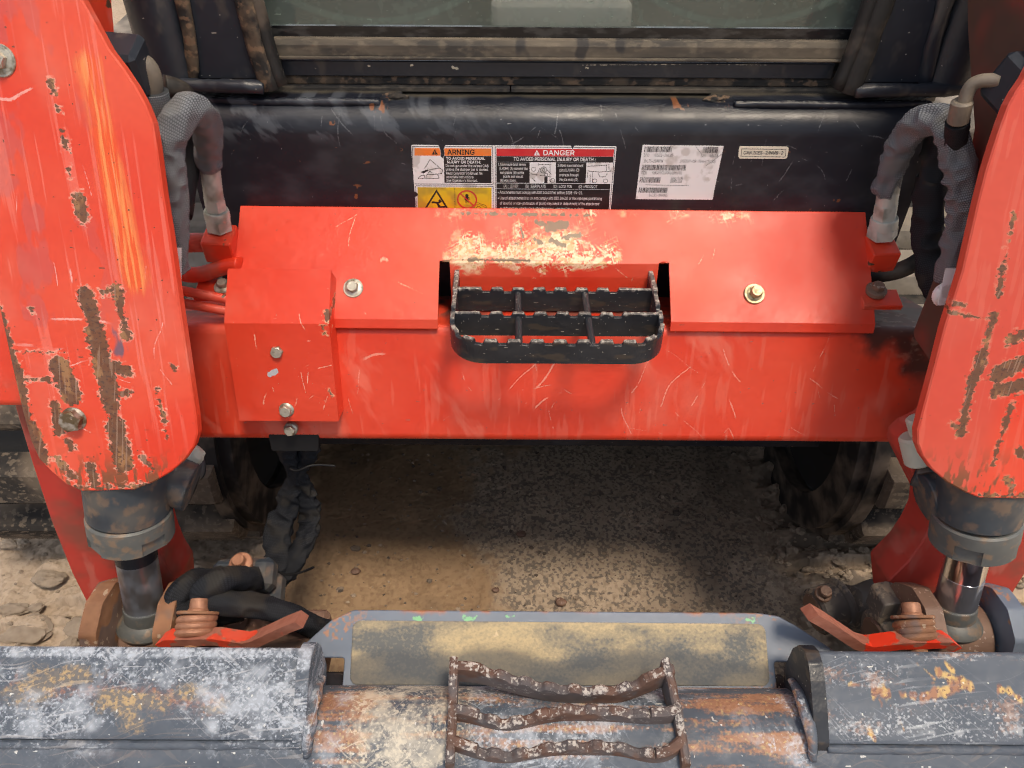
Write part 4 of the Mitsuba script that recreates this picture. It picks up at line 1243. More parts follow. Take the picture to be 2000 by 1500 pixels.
# the sheet sits a touch skewed on the machine
ang = math.radians(.35)
R = trimesh.transformations.rotation_matrix(ang, [0, 0.6, -.75], [0, .85, .71])
sh.apply_transform(trimesh.transformations.rotation_matrix(math.radians(.25), [0, 1, 0], [0, .85, .71]))
add('sheet', sh, 'red_cover', cover)
tabp = [(wy0 + .012, wz0 + .0085), (wy0 - .001, wz0 - .002), (wy0 - .004, wz0 - .020), (wy0 - .006, wz0 - .060)]
add('bent_tab', sheet_x(tabp, .0035, xl1, xr0, .005), 'red_cover', cover)
for (u_, v_, k) in ((690, 562, 0), (1474, 571, 1)):
    pass
add('bolt', hexbolt((-0.2617, 0.8196, 0.6928), CN, .0135, .0095, .0115, .5, .0130), 'zinc', cover)
add('bolt', hexbolt((0.2583, 0.8163, 0.6901), CN, .0135, .0130, .0110, .2, .0135), 'yellow_zinc', cover)

vb = part('hose_cover')
BXN = np.array([0, -.125, .041])
BXN = BXN / np.linalg.norm(BXN) * 1.0
HB_Y, HB_Z = 0.8105, 0.7262
bt0, bt1 = -0.4053, -0.2783
boxpath = [(HB_Y, HB_Z), (.765 - .004, .672 + .006), (.724, .547)]
bprof = LineString(boxpath).buffer(.0018, cap_style=2, join_style=1).buffer(.007, quad_segs=8).buffer(-.007, quad_segs=8)
bm = extx(bprof, -.415, -.284)
v = np.array(bm.vertices)
# pressed hood: slightly narrower at its upper edge
k = np.clip((v[:, 2] - .672) / .09, 0, 1)
v[:, 0] = -.35 + (v[:, 0] + .35) * (1 - .02 * k) + .002 * k
bm.vertices = v
add('hood', bm, 'red_box', vb)
for xs in (-.415, -.2855):
    side = Polygon([(HB_Y, HB_Z - .002), (.763, .676), (.7235, .547), (.80, .53), (HB_Y + .02, .70)])
    add('side_flange', extx(side.buffer(-.0005), xs, xs + .0015), 'red_box', vb, smooth=False)
add('bolt', hexbolt((-0.3532, 0.7528, 0.6413), BXN, .0140, .0095, .0100, .1), 'zinc', vb)
add('bolt', hexbolt((-0.3509, 0.7273, 0.5634), BXN, .0140, .0095, .0100, .45), 'zinc', vb)

st = part('step')
zt = .700


def serrated(path_xy, ztop, h, t, period=.0272, depth=.006, phase=0.0, worn=0.0):
    """upright bar along a plan path, its top edge cut into blunt teeth"""
    ls = LineString(path_xy)
    n = int(ls.length / .0011)
    ds = np.linspace(0, ls.length, n)
    P = np.array([ls.interpolate(d).coords[0] for d in ds])
    tg = np.gradient(P, axis=0)
    tg /= np.linalg.norm(tg, axis=1, keepdims=True)
    nr = np.c_[-tg[:, 1], tg[:, 0]]
    ph = ((ds + phase) / period) % 1
    tooth = np.clip((np.abs(ph - .5) - .17) / .08, 0, 1)
    if worn:
        tooth = tooth * tooth * (3 - 2 * tooth)
        tooth = np.clip(.5 + .85 * np.cos(ph * 2 * np.pi), 0, 1) * (1 - .6 * meshkit.noise(np.c_[ds * 45, ds * 0, ds * 0 + worn])) + .8 * (meshkit.fbm(np.c_[ds * 90, ds * 0, ds * 0 + worn + 4.0], 3) - .5)
    tooth[(ds < .03) | (ds > ls.length - .03)] = 1
    jag = (meshkit.noise(np.c_[ds * 260, ds * 0, ds * 0 + 3.3]) - .5) * .0012
    zt_ = ztop(P) if callable(ztop) else np.full(n, ztop)
    top = zt_ - depth * (1 - tooth) + jag
    bot = zt_ - h
    ch = .0008 if not worn else t * .26
    rows = [np.c_[P + nr * t / 2, bot], np.c_[P + nr * t / 2, top - ch], np.c_[P + nr * (t / 2 - ch), top], np.c_[P - nr * (t / 2 - ch), top], np.c_[P - nr * t / 2, top - ch], np.c_[P - nr * t / 2, bot]]
    Vv = np.stack(rows, 1).reshape(-1, 3)
    m = len(rows)
    i, j = np.meshgrid(np.arange(n - 1), np.arange(m), indexing='ij')
    j2 = (j + 1) % m
    F = np.stack([i * m + j, (i + 1) * m + j, (i + 1) * m + j2, i * m + j2], -1).reshape(-1, 4)
    F = np.vstack([F[:, [0, 1, 2]], F[:, [0, 2, 3]]])
    capA = np.array([[0, k, k + 1] for k in range(1, m - 1)])
    capB = np.array([[0, k + 1, k] for k in range(1, m - 1)]) + (n - 1) * m
    out = trimesh.Trimesh(Vv, np.vstack([F, capA, capB]), process=False)
    out.fix_normals()
    return out


def arc_path(pts, r):
    b = LineString(pts)
    return np.array(LineString(pts).buffer(r, quad_segs=16).buffer(-r).exterior.coords)


sx0, sx1 = -0.1283, 0.1267
yb, ymid, yf = .812, .757, .698
add('rail', serrated([(sx0 + .003, yb), (sx1 - .003, yb)], zt, .034, .005, phase=.004), 'serrated_black', st)
add('rail', serrated([(sx0 + .003, ymid), (sx1 - .003, ymid)], zt, .034, .005, phase=.004), 'serrated_black', st)
fr_path = [(sx0, yb + .003), (sx0, yf + .045)] + [(sx0 + .040 - .040 * math.cos(a), yf + .045 - .043 * math.sin(a)) for a in np.linspace(.15, math.pi / 2, 12)] + \
          [(sx1 - .040 + .040 * math.sin(a), yf + .045 - .043 * math.cos(a)) for a in np.linspace(0, math.pi / 2 - .15, 12)] + [(sx1, yf + .045), (sx1, yb + .003)]
add('rail', serrated(fr_path, zt, .033, .0055, phase=.018), 'serrated_black', st)
for xs in (-0.048, 0.0383):
    add('strut', cyl((xs, yb - .002, zt - .008), (xs + .001, yf + .002, zt - .010), .0045, 16), 'serrated_black', st)
for xs in (sx0, sx1):
    add('bracket', bx(xs - .003, xs + .003, .80, .90, .655, .705, .001), 'serrated_black', st)

# ------------------------------------------------------------------ loader arms with the big front plates
PF = plane_frame((.75, 1.05), (.567, .589))
left_out = [(-0.4734, 0.7632, 1.0832), (-0.4528, 0.7502, 1.0505), (-0.4437, 0.7423, 1.0307), (-0.4345, 0.7343, 1.0105), (-0.4237, 0.7283, 0.9954), (-0.4145, 0.7224, 0.9804), (-0.4073, 0.7163, 0.9652), (-0.4028, 0.7102, 0.9497), (-0.4019, 0.7024, 0.9301), (-0.402, 0.6854, 0.8874), (-0.4009, 0.6706, 0.8501),
            (-0.4008, 0.6454, 0.7866), (-0.4002, 0.6188, 0.7194), (-0.3995, 0.5972, 0.665), (-0.4005, 0.5909, 0.6493), (-0.407, 0.5851, 0.6345), (-0.4194, 0.5791, 0.6195), (-0.4361, 0.574, 0.6066), (-0.4575, 0.5693, 0.5947), (-0.4809, 0.5657, 0.5857), (-0.5402, 0.5648, 0.5836),
            (-0.5571, 0.5681, 0.5918), (-0.5704, 0.5737, 0.6058), (-0.5812, 0.5794, 0.6202), (-0.586, 0.5873, 0.6403), (-0.5882, 0.6, 0.6722), (-0.5891, 0.6183, 0.7183), (-0.5892, 0.643, 0.7805), (-0.5969, 0.6814, 0.8771), (-0.6039, 0.7332, 1.0076), (-0.5937, 0.7629, 1.0826)]
right_out = [(0.4545, 0.765, 1.0878), (0.4388, 0.7385, 1.0212), (0.4283, 0.7268, 0.9915), (0.4221, 0.7224, 0.9806), (0.4175, 0.7179, 0.9691), (0.4141, 0.7111, 0.9519), (0.4111, 0.7033, 0.9323), (0.4086, 0.6953, 0.9122), (0.407, 0.6854, 0.8872), (0.4059, 0.6724, 0.8546),
             (0.4048, 0.6591, 0.8209), (0.3976, 0.6372, 0.7659), (0.3952, 0.6217, 0.7268), (0.3915, 0.6035, 0.6809), (0.3899, 0.5942, 0.6575), (0.3932, 0.5884, 0.6429), (0.401, 0.583, 0.6292), (0.414, 0.5773, 0.6148), (0.4341, 0.5715, 0.6003), (0.4567, 0.5669, 0.5886),
             (0.4754, 0.5643, 0.5822), (0.5364, 0.564, 0.5814), (0.5558, 0.5699, 0.5964), (0.5738, 0.5861, 0.6371), (0.5803, 0.6253, 0.7358), (0.5798, 0.6839, 0.8836), (0.5794, 0.7356, 1.0138), (0.5696, 0.7652, 1.0884)]
AF = plane_frame((.70, .75), (.60, .23))
for s, outl in ((-1, left_out), (1, right_out)):
    arm = part('loader_arm')
    pg = Polygon(on_plane(outl, PF)).buffer(.003).buffer(-.003)
    add('front_plate', plate_solid(pg, PF, .012, .0015), 'red_left_plate' if s < 0 else 'red_right_plate', arm, smooth=35)
    # boxed arm behind the plate, going up and back over the tracks
    y_in = .50 if s < 0 else .455
    inner = Polygon([(.615, .66), (.745, 1.03), (.98, 1.45), (1.6, 1.62), (2.4, 1.55), (2.4, 1.36), (1.6, 1.40), (1.12, 1.24), (.90, .99), (.815, .91), (.78, .83), (.77, .66)])
    if s < 0:
        inner = Polygon([(.615, .66), (.745, 1.03), (.98, 1.45), (1.6, 1.62), (2.4, 1.55), (2.4, 1.36), (1.6, 1.40), (1.12, 1.24), (.915, 1.04), (.87, .96), (.80, .87), (.76, .80), (.76, .66)])
    xa, xb = s * y_in, s * .64
    add('box_section', extx(inner.buffer(-.01).buffer(.01), min(xa, xb), max(xa, xb)), 'red_plain' if s < 0 else 'shaded_arm_inside', arm)
    # lower leg down to the coupler pin
    if s < 0:
        leg = [(-0.6772, 0.7121, 0.813), (-0.6458, 0.6986, 0.7425), (-0.66, 0.673, 0.6097), (-0.6647, 0.658, 0.5314), (-0.6682, 0.6399, 0.4376), (-0.6666, 0.6227, 0.3482), (-0.6569, 0.6032, 0.2465), (-0.6176, 0.6, 0.2302), (-0.529, 0.6119, 0.2918), (-0.523, 0.6204, 0.3362), (-0.5306, 0.6256, 0.3632), (-0.5332, 0.6317, 0.3949), (-0.5334, 0.6385, 0.43), (-0.5211, 0.6498, 0.4887), (-0.4692, 0.6865, 0.6798), (-0.4439, 0.7124, 0.8145)]
    else:
        leg = [(0.5155, 0.6826, 0.6597), (0.4897, 0.6759, 0.6249), (0.4713, 0.6676, 0.5813), (0.4509, 0.665, 0.5678), (0.4436, 0.6625, 0.5548), (0.4458, 0.6595, 0.5395), (0.4764, 0.6509, 0.4946), (0.4978, 0.6449, 0.4634), (0.5023, 0.64, 0.438), (0.4994, 0.635, 0.4118), (0.4912, 0.6289, 0.3804), (0.472, 0.6218, 0.3433), (0.4917, 0.6097, 0.2804), (0.6351, 0.6076, 0.2695), (0.6527, 0.6166, 0.3161), (0.6598, 0.6266, 0.3681), (0.658, 0.653, 0.5056), (0.6305, 0.6828, 0.6605)]
    pg = Polygon(on_plane(leg, AF)).buffer(-.010).buffer(.030, quad_segs=12).buffer(-.020, quad_segs=12)
    add('lower_leg', plate_solid(pg, AF, .06, .002), 'shaded_grimy_red', arm, smooth=35)
    if s < 0:
        add('bolt', hexbolt((-0.5331, 0.5973, 0.6653), PF[3], .0215, .012, .0135, .2), 'dirty_bolt', arm)
        add('bolt', hexbolt((-0.5383, 0.7304, 1.0005), PF[3], .016, .010, .0135, .2, .0150), 'zinc', arm)

# ------------------------------------------------------------------ tilt cylinders
for s in (-1, 1):
    tc = part('tilt_cylinder')
    if s < 0:
        A0, A1, A2, A3 = np.array((-0.5129, 0.62, 0.5938)), np.array((-0.5238, 0.598, 0.5112)), np.array((-0.5266, 0.592, 0.4853)), np.array((-0.5365, 0.552, 0.3408))
    else:
        A0, A1, A2, A3 = np.array((0.505, 0.62, 0.5897)), np.array((0.5146, 0.598, 0.5151)), np.array((0.52, 0.592, 0.4853)), np.array((0.5231, 0.552, 0.3559))
    ax = (A3 - A0) / np.linalg.norm(A3 - A0)
    add('barrel', cyl(A0, A1, .0475, 48, .002), 'cylinder_paint', tc)
    col = man(cyl(A1 - ax * .0, A2 + ax * .012, .0490, 48, .0025))
    hx = frame(ax, (1, 0, 0))
    for a in (.6, 2.2, 3.9, 5.2):
        dn = hx[0] * math.cos(a) + hx[1] * math.sin(a)
        col = col - man(obox(A2 + ax * .008 + dn * .052, (.016, .030, .030), (dn, np.cross(ax, dn), ax), 0))
    add('collar', col, 'cylinder_collar', tc)
    add('rod', cyl(A2, A3, .0245, 48, .001), 'worn_chrome' if s < 0 else 'chrome', tc)
    ringp = A2 + (A3 - A2) * .30
    if s > 0:
        add('rod_band', cyl(A2 + (A3 - A2) * .46, A3, .0248, 48, .0002), 'dull_chrome', tc)
    if s < 0:
        add('rod_band', cyl(A2 + ax * .012, ringp, .0248, 48, .0002), 'ink_black', tc)
    bt = revolve([(0, 0), (.0262, 0), (.027, .002), (.027, .018), (.031, .021), (.036, .027), (.0375, .032), (.0355, .036), (0, .036)], 48)
    add('wiper_boot', place(bt, A3 - ax * .030, ax, (1, 0, 0)), 'cylinder_collar', tc)
    # side port block with its hose stub
    if s < 0:
        P0, P1 = np.array((-0.4847, 0.64, 0.5286)), np.array((-0.4674, 0.68, 0.5102))
    else:
        P0, P1 = np.array((0.4956, 0.64, 0.5185)), np.array((0.4675, 0.67, 0.5193))
    add('port_block', tube([P0 + np.array([-s * .03, -.01, -.01]), P0, P1], [.030, .030, .028, .022], 30, 24, .04, 60, 71)[0], 'cylinder_paint', tc, smooth=True)
    if s < 0:
        add('grease_lump', lump((-0.4617, 0.665, 0.5399), (.014, .012), 12, 1.2, .4), 'grey_grease', tc, smooth=True)
    else:
        add('port_fitting', cyl((0.461, 0.66, 0.5391), (0.4465, 0.675, 0.574), .017, 24, .003), 'grey_grease', tc)
        add('port_fitting', cyl((0.4501, 0.668, 0.5807), (0.4384, 0.675, 0.6043), .011, 24, .003), 'grey_grease', tc)

# ------------------------------------------------------------------ quick coupler
qc = part('quick_coupler')
XA, XB = -.72, .70
TC = np.array([.397, .321])
add('tube', cyl((XA, *TC), (XB, *TC), .0700, 64, .002), 'coupler_paint', qc)
CF = plane_frame((.54, .395), (.475, .36))
tp = [(-0.3275, 0.4562, 0.3499), (-0.3313, 0.4846, 0.3651), (-0.3142, 0.4994, 0.3731), (-0.2803, 0.5274, 0.3882), (-0.2542, 0.5379, 0.3939), (0.2578, 0.5373, 0.3935), (0.2833, 0.5341, 0.3918), (0.3043, 0.5239, 0.3863), (0.3596, 0.4912, 0.3687), (0.3635, 0.4776, 0.3614), (0.3595, 0.4561, 0.3498)]
tpoly = Polygon(on_plane(tp, CF))
tpoly = tpoly.buffer(-.02).buffer(.03).buffer(-.01)
low = tpoly.union(sbox(tpoly.bounds[0], tpoly.bounds[1] - .03, tpoly.bounds[2], tpoly.bounds[1] + .01))
for (a, b, c, d) in ((606, 1284, 673, 1420), (1512, 1292, 1566, 1420)):
    pa, pb = on_plane([(-0.3026, 0.4878, 0.3669) if a == 606 else (0.2714, 0.4865, 0.3662), (-0.2602, 0.4881, 0.367) if a == 606 else (0.3056, 0.4867, 0.3663)], CF)
    low = low.difference(sbox(pa[0], -.06, pb[0], pa[1]).buffer(-.004).buffer(.004))
add('top_plate', plate_solid(low, CF, .010, .0012), 'slate_plate', qc, smooth=35)
gp = on_plane([(-0.2531, 0.5265, 0.3877), (0.2646, 0.5253, 0.3871), (0.2622, 0.4617, 0.3528), (-0.2505, 0.4602, 0.352)], CF)
GF = (CF[0] + CF[3] * .0025, CF[1], CF[2], CF[3])
add('grip_pad', plate_solid(Polygon(gp).buffer(-.010).buffer(.010), GF, .0023, .0008), 'grip_pad', qc, smooth=35)
add('inner_beam', bx(-.30, .30, .44, .50, .25, .315, .004), 'serrated_black', qc)  # blackened so the top plate openings look like deep shade
add('rear_plate', bx(-.70, .68, .47, .485, .03, .30), 'coupler_paint', qc, smooth=False)
add('lower_lip', extx(Polygon([(.40, .02), (.47, .05), (.47, .10), (.36, .03)]), -.70, .68), 'coupler_paint', qc)
# pads: bent plates lying over the tube
for s in (-1, 1):
    if s < 0:
        x0, x1 = -.72, -0.2819
    else:
        x0, x1 = 0.2945, .70
    pp = [(.4530, .4290), (.4500, .4418), (.378, .3955), (.3755, .3925)]
    pad = extx(LineString(pp).buffer(.0055, cap_style=2, join_style=1, quad_segs=6).buffer(-.0015, quad_segs=4).buffer(.0015, quad_segs=4), x0, x1)
    v = np.array(pad.vertices)
    pad.vertices = v + np.array([0, .0030, -.0046])
    add('pad', pad, 'coupler_paint' if s < 0 else 'right_pad_paint', qc, smooth=35)
    lip = tube([(x0, .372, .3850), ((x0 + x1) / 2, .372, .3848), (x1, .373, .3855)], .0050, 90, 10, .25, 60, 81 + s)
    add('weld_bead', lip[0], 'coupler_paint', qc, smooth=True)
    add('pad_brace', bx(min(x0, x1) + .01, max(x0, x1) - .01, .425, .452, .30, .420), 'coupler_paint', qc, smooth=False)
    # end ear: a thick plate with a rounded top standing at the pad's inner end
    xe = x1 if s < 0 else x0
    ear = Polygon([(.364, .372), (.374, .395), (.398, .416), (.424, .435), (.440, .4445), (.455, .445), (.468, .436), (.476, .415), (.476, .37), (.45, .345)]).buffer(-.007, quad_segs=6).buffer(.012, quad_segs=6).buffer(-.005, quad_segs=6)
    e = extx(ear, min(xe - .001, xe + .015), max(xe - .001, xe + .015)) if s > 0 else extx(ear, xe - .012, xe + .0025)
    if s > 0:
        e.apply_translation([-.014, 0, 0])
    add('ear', e, 'coupler_paint' if s < 0 else 'serrated_black', qc, smooth=35)
    wx = xe + .005 if s < 0 else xe - .018
    we = [(wx, .361, .383), (wx, .39, .402), (wx, .42, .402), (wx, .45, .388)]
    add('weld_bead', tube(we, [.004, .007, .007, .004], 50, 10, .3, 60, 91 + s)[0], 'coupler_paint', qc, smooth=True)

# lower bent step on the coupler
cst = part('coupler_step')
lx0, lx1 = -0.1199, 0.1318


def lz(y):
    return .43 - (.455 - y) * (.040 / .105)


def wavy(amp, ph, y0, n=60, edge=None):
    xs = np.linspace(lx0, lx1, n)
    return xs


def lower_bar(ys, dz, h=.030, ph=0.0):
    xs = np.linspace(lx0, lx1, len(ys))
    cy, cz = CubicSpline(xs, ys), CubicSpline(xs, dz)
    xx = np.linspace(lx0, lx1, 140)
    P = np.c_[xx, cy(xx)]
    return serrated(P, lambda Q: lz(np.interp(Q[:, 0], xx, P[:, 1])) + cz(Q[:, 0]), h, .0112, .028, .0075, ph, worn=1.3 + h * 100)


add('rail', lower_bar([.445, .444, .438, .432, .428, .427, .428, .436, .444], [.002, .001, -.002, -.004, -.005, -.005, -.004, -.001, .002], .030), 'step_rust', cst)
add('rail', lower_bar([.403, .398, .393, .399, .404, .404, .403, .401, .404], [.003, .001, .000, .002, .004, .004, .003, .002, .003], .024, .01), 'step_rust', cst)
add('rail', lower_bar([.374, .366, .363, .367, .370, .370, .369, .364, .374], [.004, .001, .000, .001, .003, .003, .002, .000, .004], .034, .006), 'step_rust', cst)
for s, xs in ((-1, lx0), (1, lx1)):
    off = .010 if s > 0 else 0.0
    P = [(xs + s * off * (-.9), .453), (xs - s * off * .4, .43), (xs + .001, .40), (xs + s * off * .4, .352)]
    m = serrated(P, lambda Q: lz(Q[:, 1]) + .003, .036, .0095, .026, .0035, worn=2.7 + s)
    add('bracket', m, 'step_rust', cst)

# pivot hardware, levers and springs on each side of the coupler
for s in (-1, 1):
    pv = part('pivot_bracket')
    if s < 0:
        c = np.array((-0.5438, 0.545, 0.3087))
        b1, b2 = -0.5695, -0.5
    else:
        c = np.array((0.5331, 0.545, 0.3271))
        b1, b2 = 0.5714, 0.4895
    boss = cyl((min(b1, b2) + .004, .552, c[2] - .004), (max(b1, b2) - .004, .552, c[2] - .004), .046, 40, .003)
    add('rod_end', boss, 'brown_steel', pv)
    earp = Polygon([(.49, .24), (.488, .34), (.505, .385), (.540, .402), (.575, .396), (.605, .365), (.625, .30), (.62, .22)]).buffer(-.012).buffer(.012)
    for q, xq in ((0, b1), (1, b2)):
        x0, x1 = sorted((xq, xq + (s if q == 0 else -s) * .022))
        add('ear_plate', extx(earp, x0, x1), 'rust' if s < 0 else ('slate_plate' if q == 0 else 'brown_steel'), pv)
    lv = part('lock_lever')
    if s < 0:
        pts = [(-0.4791, 0.49, 0.394), (-0.4677, 0.49, 0.4033), (-0.4113, 0.49, 0.4062), (-0.3777, 0.49, 0.3963), (-0.3627, 0.49, 0.4022), (-0.3196, 0.49, 0.4337), (-0.3019, 0.49, 0.4447)]
        sp = np.array((-0.4415, 0.497, 0.3943))
    else:
        pts = [(0.4836, 0.49, 0.398), (0.4706, 0.49, 0.4093), (0.4161, 0.49, 0.4064), (0.3821, 0.49, 0.3968), (0.3642, 0.49, 0.4046), (0.315, 0.49, 0.4482), (0.293, 0.49, 0.4659)]
        sp = np.array((0.4416, 0.497, 0.395))
    P = np.array(pts)
    top, bot = P.copy(), P.copy()
    # lever: bent flat bar on edge
    ls = LineString([(p[0], p[2]) for p in P])
    prof = ls.buffer(.0070, cap_style=2, join_style=1)
    bar = ext(prof, .024)
    v = np.array(bar.vertices)
    bar.vertices = np.stack([v[:, 0], .484 + v[:, 2], v[:, 1] - .006 + (v[:, 2] - .012) * -.5], 1)
    bar.fix_normals()
    add('lever_bar', bar, 'lever_paint', lv, smooth=35)
    n = 240
    tt = np.linspace(0, 3.2, n)
    sd3 = np.array([0, .86, .51])
    e1, e2, e3 = frame(sd3, (1, 0, 0))
    coil = sp + np.outer(.0190 * np.cos(tt * 2 * np.pi), e1) + np.outer(.0190 * np.sin(tt * 2 * np.pi), e2) + np.outer(tt * .0078, e3)
    add('spring', tube(coil, .0052, n, 12, smooth_path=False)[0], 'copper_bolt' if s < 0 else 'rust', lv, smooth=True)
    add('washer', cyl(sp + sd3 * .0270, sp + sd3 * .0310, .0250, 36, .001), 'rust', lv)
    add('bolt', hexbolt(sp + sd3 * .0315, sd3, .020, .015, .0125, .3), 'copper_bolt', lv)
    add('pin', cyl(sp - sd3 * .05, sp + sd3 * .030, .011, 20), 'rust', lv)

# right: cast pin bosses behind the lever
rb = part('pin_casting')
b0 = np.array((0.4162, 0.66, 0.2071))
bd = np.array([1.0, .28, .10]) / np.linalg.norm([1.0, .28, .10])
add('boss', cyl(b0, b0 + bd * .046, .036, 48, .004), 'dusty_casting', rb)
add('boss', cyl(b0 - bd * .002, b0 + bd * .004, .029, 48, .002), 'brown_steel', rb)
add('boss', cyl(b0 + bd * .040, b0 + bd * .052, .041, 48, .004), 'dusty_casting', rb)
arm_ = tube([b0 + bd * .045, np.array((0.5038, 0.67, 0.1926)), np.array((0.5593, 0.675, 0.2011)), np.array((0.6312, 0.68, 0.1872))], [.036, .047, .050, .05], 60, 32, .05, 14, 61)
add('casting', arm_[0], 'dusty_casting', rb, smooth=True)
add('bolt', hexbolt((0.4114, 0.652, 0.2677), (0, -.25, 1), .017, .014, .012, .4), 'brown_steel', rb)
c0_ = np.array((0.4585, 0.575, 0.2885))
add('boss', cyl(c0_ - bd * .006, c0_ + bd * .080, .033, 48, .004), 'dusty_casting', rb)
add('boss', cyl(c0_ - bd * .009, c0_ + bd * .0, .024, 40, .002), 'brown_steel', rb)
fl = plate_solid(Polygon(on_plane([(0.4465, 0.6153, 0.3096), (0.447, 0.6217, 0.3431), (0.4672, 0.6227, 0.3479), (0.5479, 0.6164, 0.3152), (0.5622, 0.6069, 0.2658), (0.4808, 0.6068, 0.2652)], AF)).buffer(-.006).buffer(.006), (AF[0] + AF[3] * .045, *AF[1:]), .04, .002)
add('casting', fl, 'dusty_casting', rb)

# left: rusty web behind the spring
lw = part('pin_casting')
add('casting', bx(-.41, -.30, .50, .58, .27, .335, .006), 'brown_steel', lw)
add('boss', cyl((-0.4892, 0.6, 0.2011), (-0.3862, 0.6, 0.2191), .036, 32, .004), 'brown_steel', lw)
add('web', plate_solid(Polygon(on_plane([(-0.5335, 0.6156, 0.3113), (-0.468, 0.6216, 0.3423), (-0.4576, 0.6176, 0.3215), (-0.5346, 0.6002, 0.2309)], AF)), (AF[0] + AF[3] * .01, *AF[1:]), .02, .001), 'rust', lw)

# ------------------------------------------------------------------ hoses and pipes
# left upper: grey sleeve arching from behind the plate down to the fitting
h1 = part('hydraulic_hose')
pth = [(-0.4358, 0.735, 0.7686), (-0.434, 0.74, 0.8054), (-0.4257, 0.745, 0.8404), (-0.4206, 0.75, 0.8796), (-0.4169, 0.755, 0.9057), (-0.4047, 0.765, 0.929), (-0.3949, 0.785, 0.9367), (-0.3942, 0.81, 0.9166), (-0.4087, 0.84, 0.8798), (-0.4235, 0.86, 0.8398)]
add_tube('sleeve', tube(pth, [.013, .0140, .0145, .0145, .015, .0155, .0155, .015, .014, .0135], 280, 34, .22, 62, 2), 'sleeve_grey', h1)
f0, f1, f2, f3 = np.array((-0.4242, 0.862, 0.837)), np.array((-0.4307, 0.865, 0.7951)), np.array((-0.4325, 0.866, 0.7791)), np.array((-0.4352, 0.868, 0.752))
add('crimp', cyl(f0, f1, .0118, 32, .001), 'fitting_steel', h1)
add('nut', place(tm(m3.Manifold.hull_points(np.vstack([np.c_[.0132 * np.cos(np.arange(6) * np.pi / 3), .0132 * np.sin(np.arange(6) * np.pi / 3), np.full(6, z)] for z in (0, .017)]))), f1 - (f2 - f1) * .1, f3 - f1), 'fitting_steel', h1)
add('nut', place(cat([revolve([(0, 0), (.0148, 0), (.0155, .002), (.0160, .010), (.0150, .014), (0, .014)], 32),
                      tm(m3.Manifold.hull_points(np.vstack([np.c_[.0172 * np.cos(np.arange(6) * np.pi / 3 + .2), .0172 * np.sin(np.arange(6) * np.pi / 3 + .2), np.full(6, z)] for z in (.011, .027)])))]), f2, f3 - f2), 'fitting_steel', h1)
blk0 = np.array((-0.4354, 0.862, 0.733))
add('elbow_block', obox(blk0, (.038, .040, .034), frame((0.05, -.2, 1)), .002), 'red_plain', h1)
add('pipe', tube([(-0.4324, 0.864, 0.7288), (-0.459, 0.866, 0.7321), (-0.4897, 0.866, 0.7303)], .0125, 20, 20)[0], 'red_plain', h1, smooth=True)
# further back sleeve with a bent steel pipe
h2 = part('hydraulic_hose')
add_tube('sleeve', tube([(-0.4376, 0.8, 0.9494), (-0.4393, 0.8, 0.9295), (-0.4424, 0.8, 0.8985), (-0.4443, 0.8, 0.863), (-0.4512, 0.8, 0.819)], .0165, 60, 22, .04, 30, 4), 'sleeve_grey', h2)
add('pipe', tube([(-0.4597, 0.8, 0.9773), (-0.446, 0.8, 0.9804), (-0.4359, 0.8, 0.9754), (-0.4334, 0.8, 0.9631), (-0.4372, 0.8, 0.9452)], .0105, 40, 18)[0], 'old_pipe', h2, smooth=True)
add('elbow_block', obox((-0.4542, 0.79, 0.9783), (.046, .045, .05), frame((0.1, -.3, 1)), .005), 'cab_paint', h2)
add('hose_end', tube([(-0.4379, 0.83, 0.9449), (-0.4283, 0.84, 0.9377), (-0.4309, 0.86, 0.9225)], .012, 20, 16)[0], 'black_rubber', h2, smooth=True)
# dark hose behind the fitting
h3 = part('hydraulic_hose')
add_tube('sleeve', tube([(-0.4575, 0.82, 0.7955), (-0.4511, 0.86, 0.8364), (-0.4382, 0.87, 0.8644), (-0.4275, 0.87, 0.877)], .0135, 50, 18, .06, 30, 6), 'sleeve_black', h3)
pipes = part('hydraulic_pipe')
add('pipe', tube([(-0.4088, 0.84, 0.714), (-0.4389, 0.845, 0.7061), (-0.4611, 0.845, 0.6982), (-0.4932, 0.845, 0.6995)], .0105, 30, 18)[0], 'red_plain', pipes, smooth=True)
add('pipe', tube([(-0.4045, 0.8, 0.6834), (-0.4355, 0.8, 0.691), (-0.4816, 0.8, 0.7015)], .0062, 24, 14)[0], 'red_plain', pipes, smooth=True)
add('pipe', tube([(-0.4063, 0.795, 0.6693), (-0.4377, 0.795, 0.6763), (-0.4843, 0.795, 0.6862)], .0062, 24, 14)[0], 'red_plain', pipes, smooth=True)
add('bracket_foot', obox((-0.4459, 0.835, 0.6792), (.055, .035, .008), frame((0, -.25, 1)), .001), 'red_plain', pipes)
add('bolt', hexbolt((-0.4366, 0.835, 0.6841), (0, -.25, 1), .013, .010, .0115, .2, .0125), 'zinc', pipes)
add('paper_tag', plate_solid(Polygon([(-.004, -.03), (.004, -.03), (.004, .012), (-.004, .012)]), (np.array((-0.4159, 0.7, 0.8061)), np.array([1., 0, 0]), np.array([.18, .25, .95]) / 1.0, np.array([0, -.97, .25])), .0006, 0), 'label_white', pipes, smooth=False)

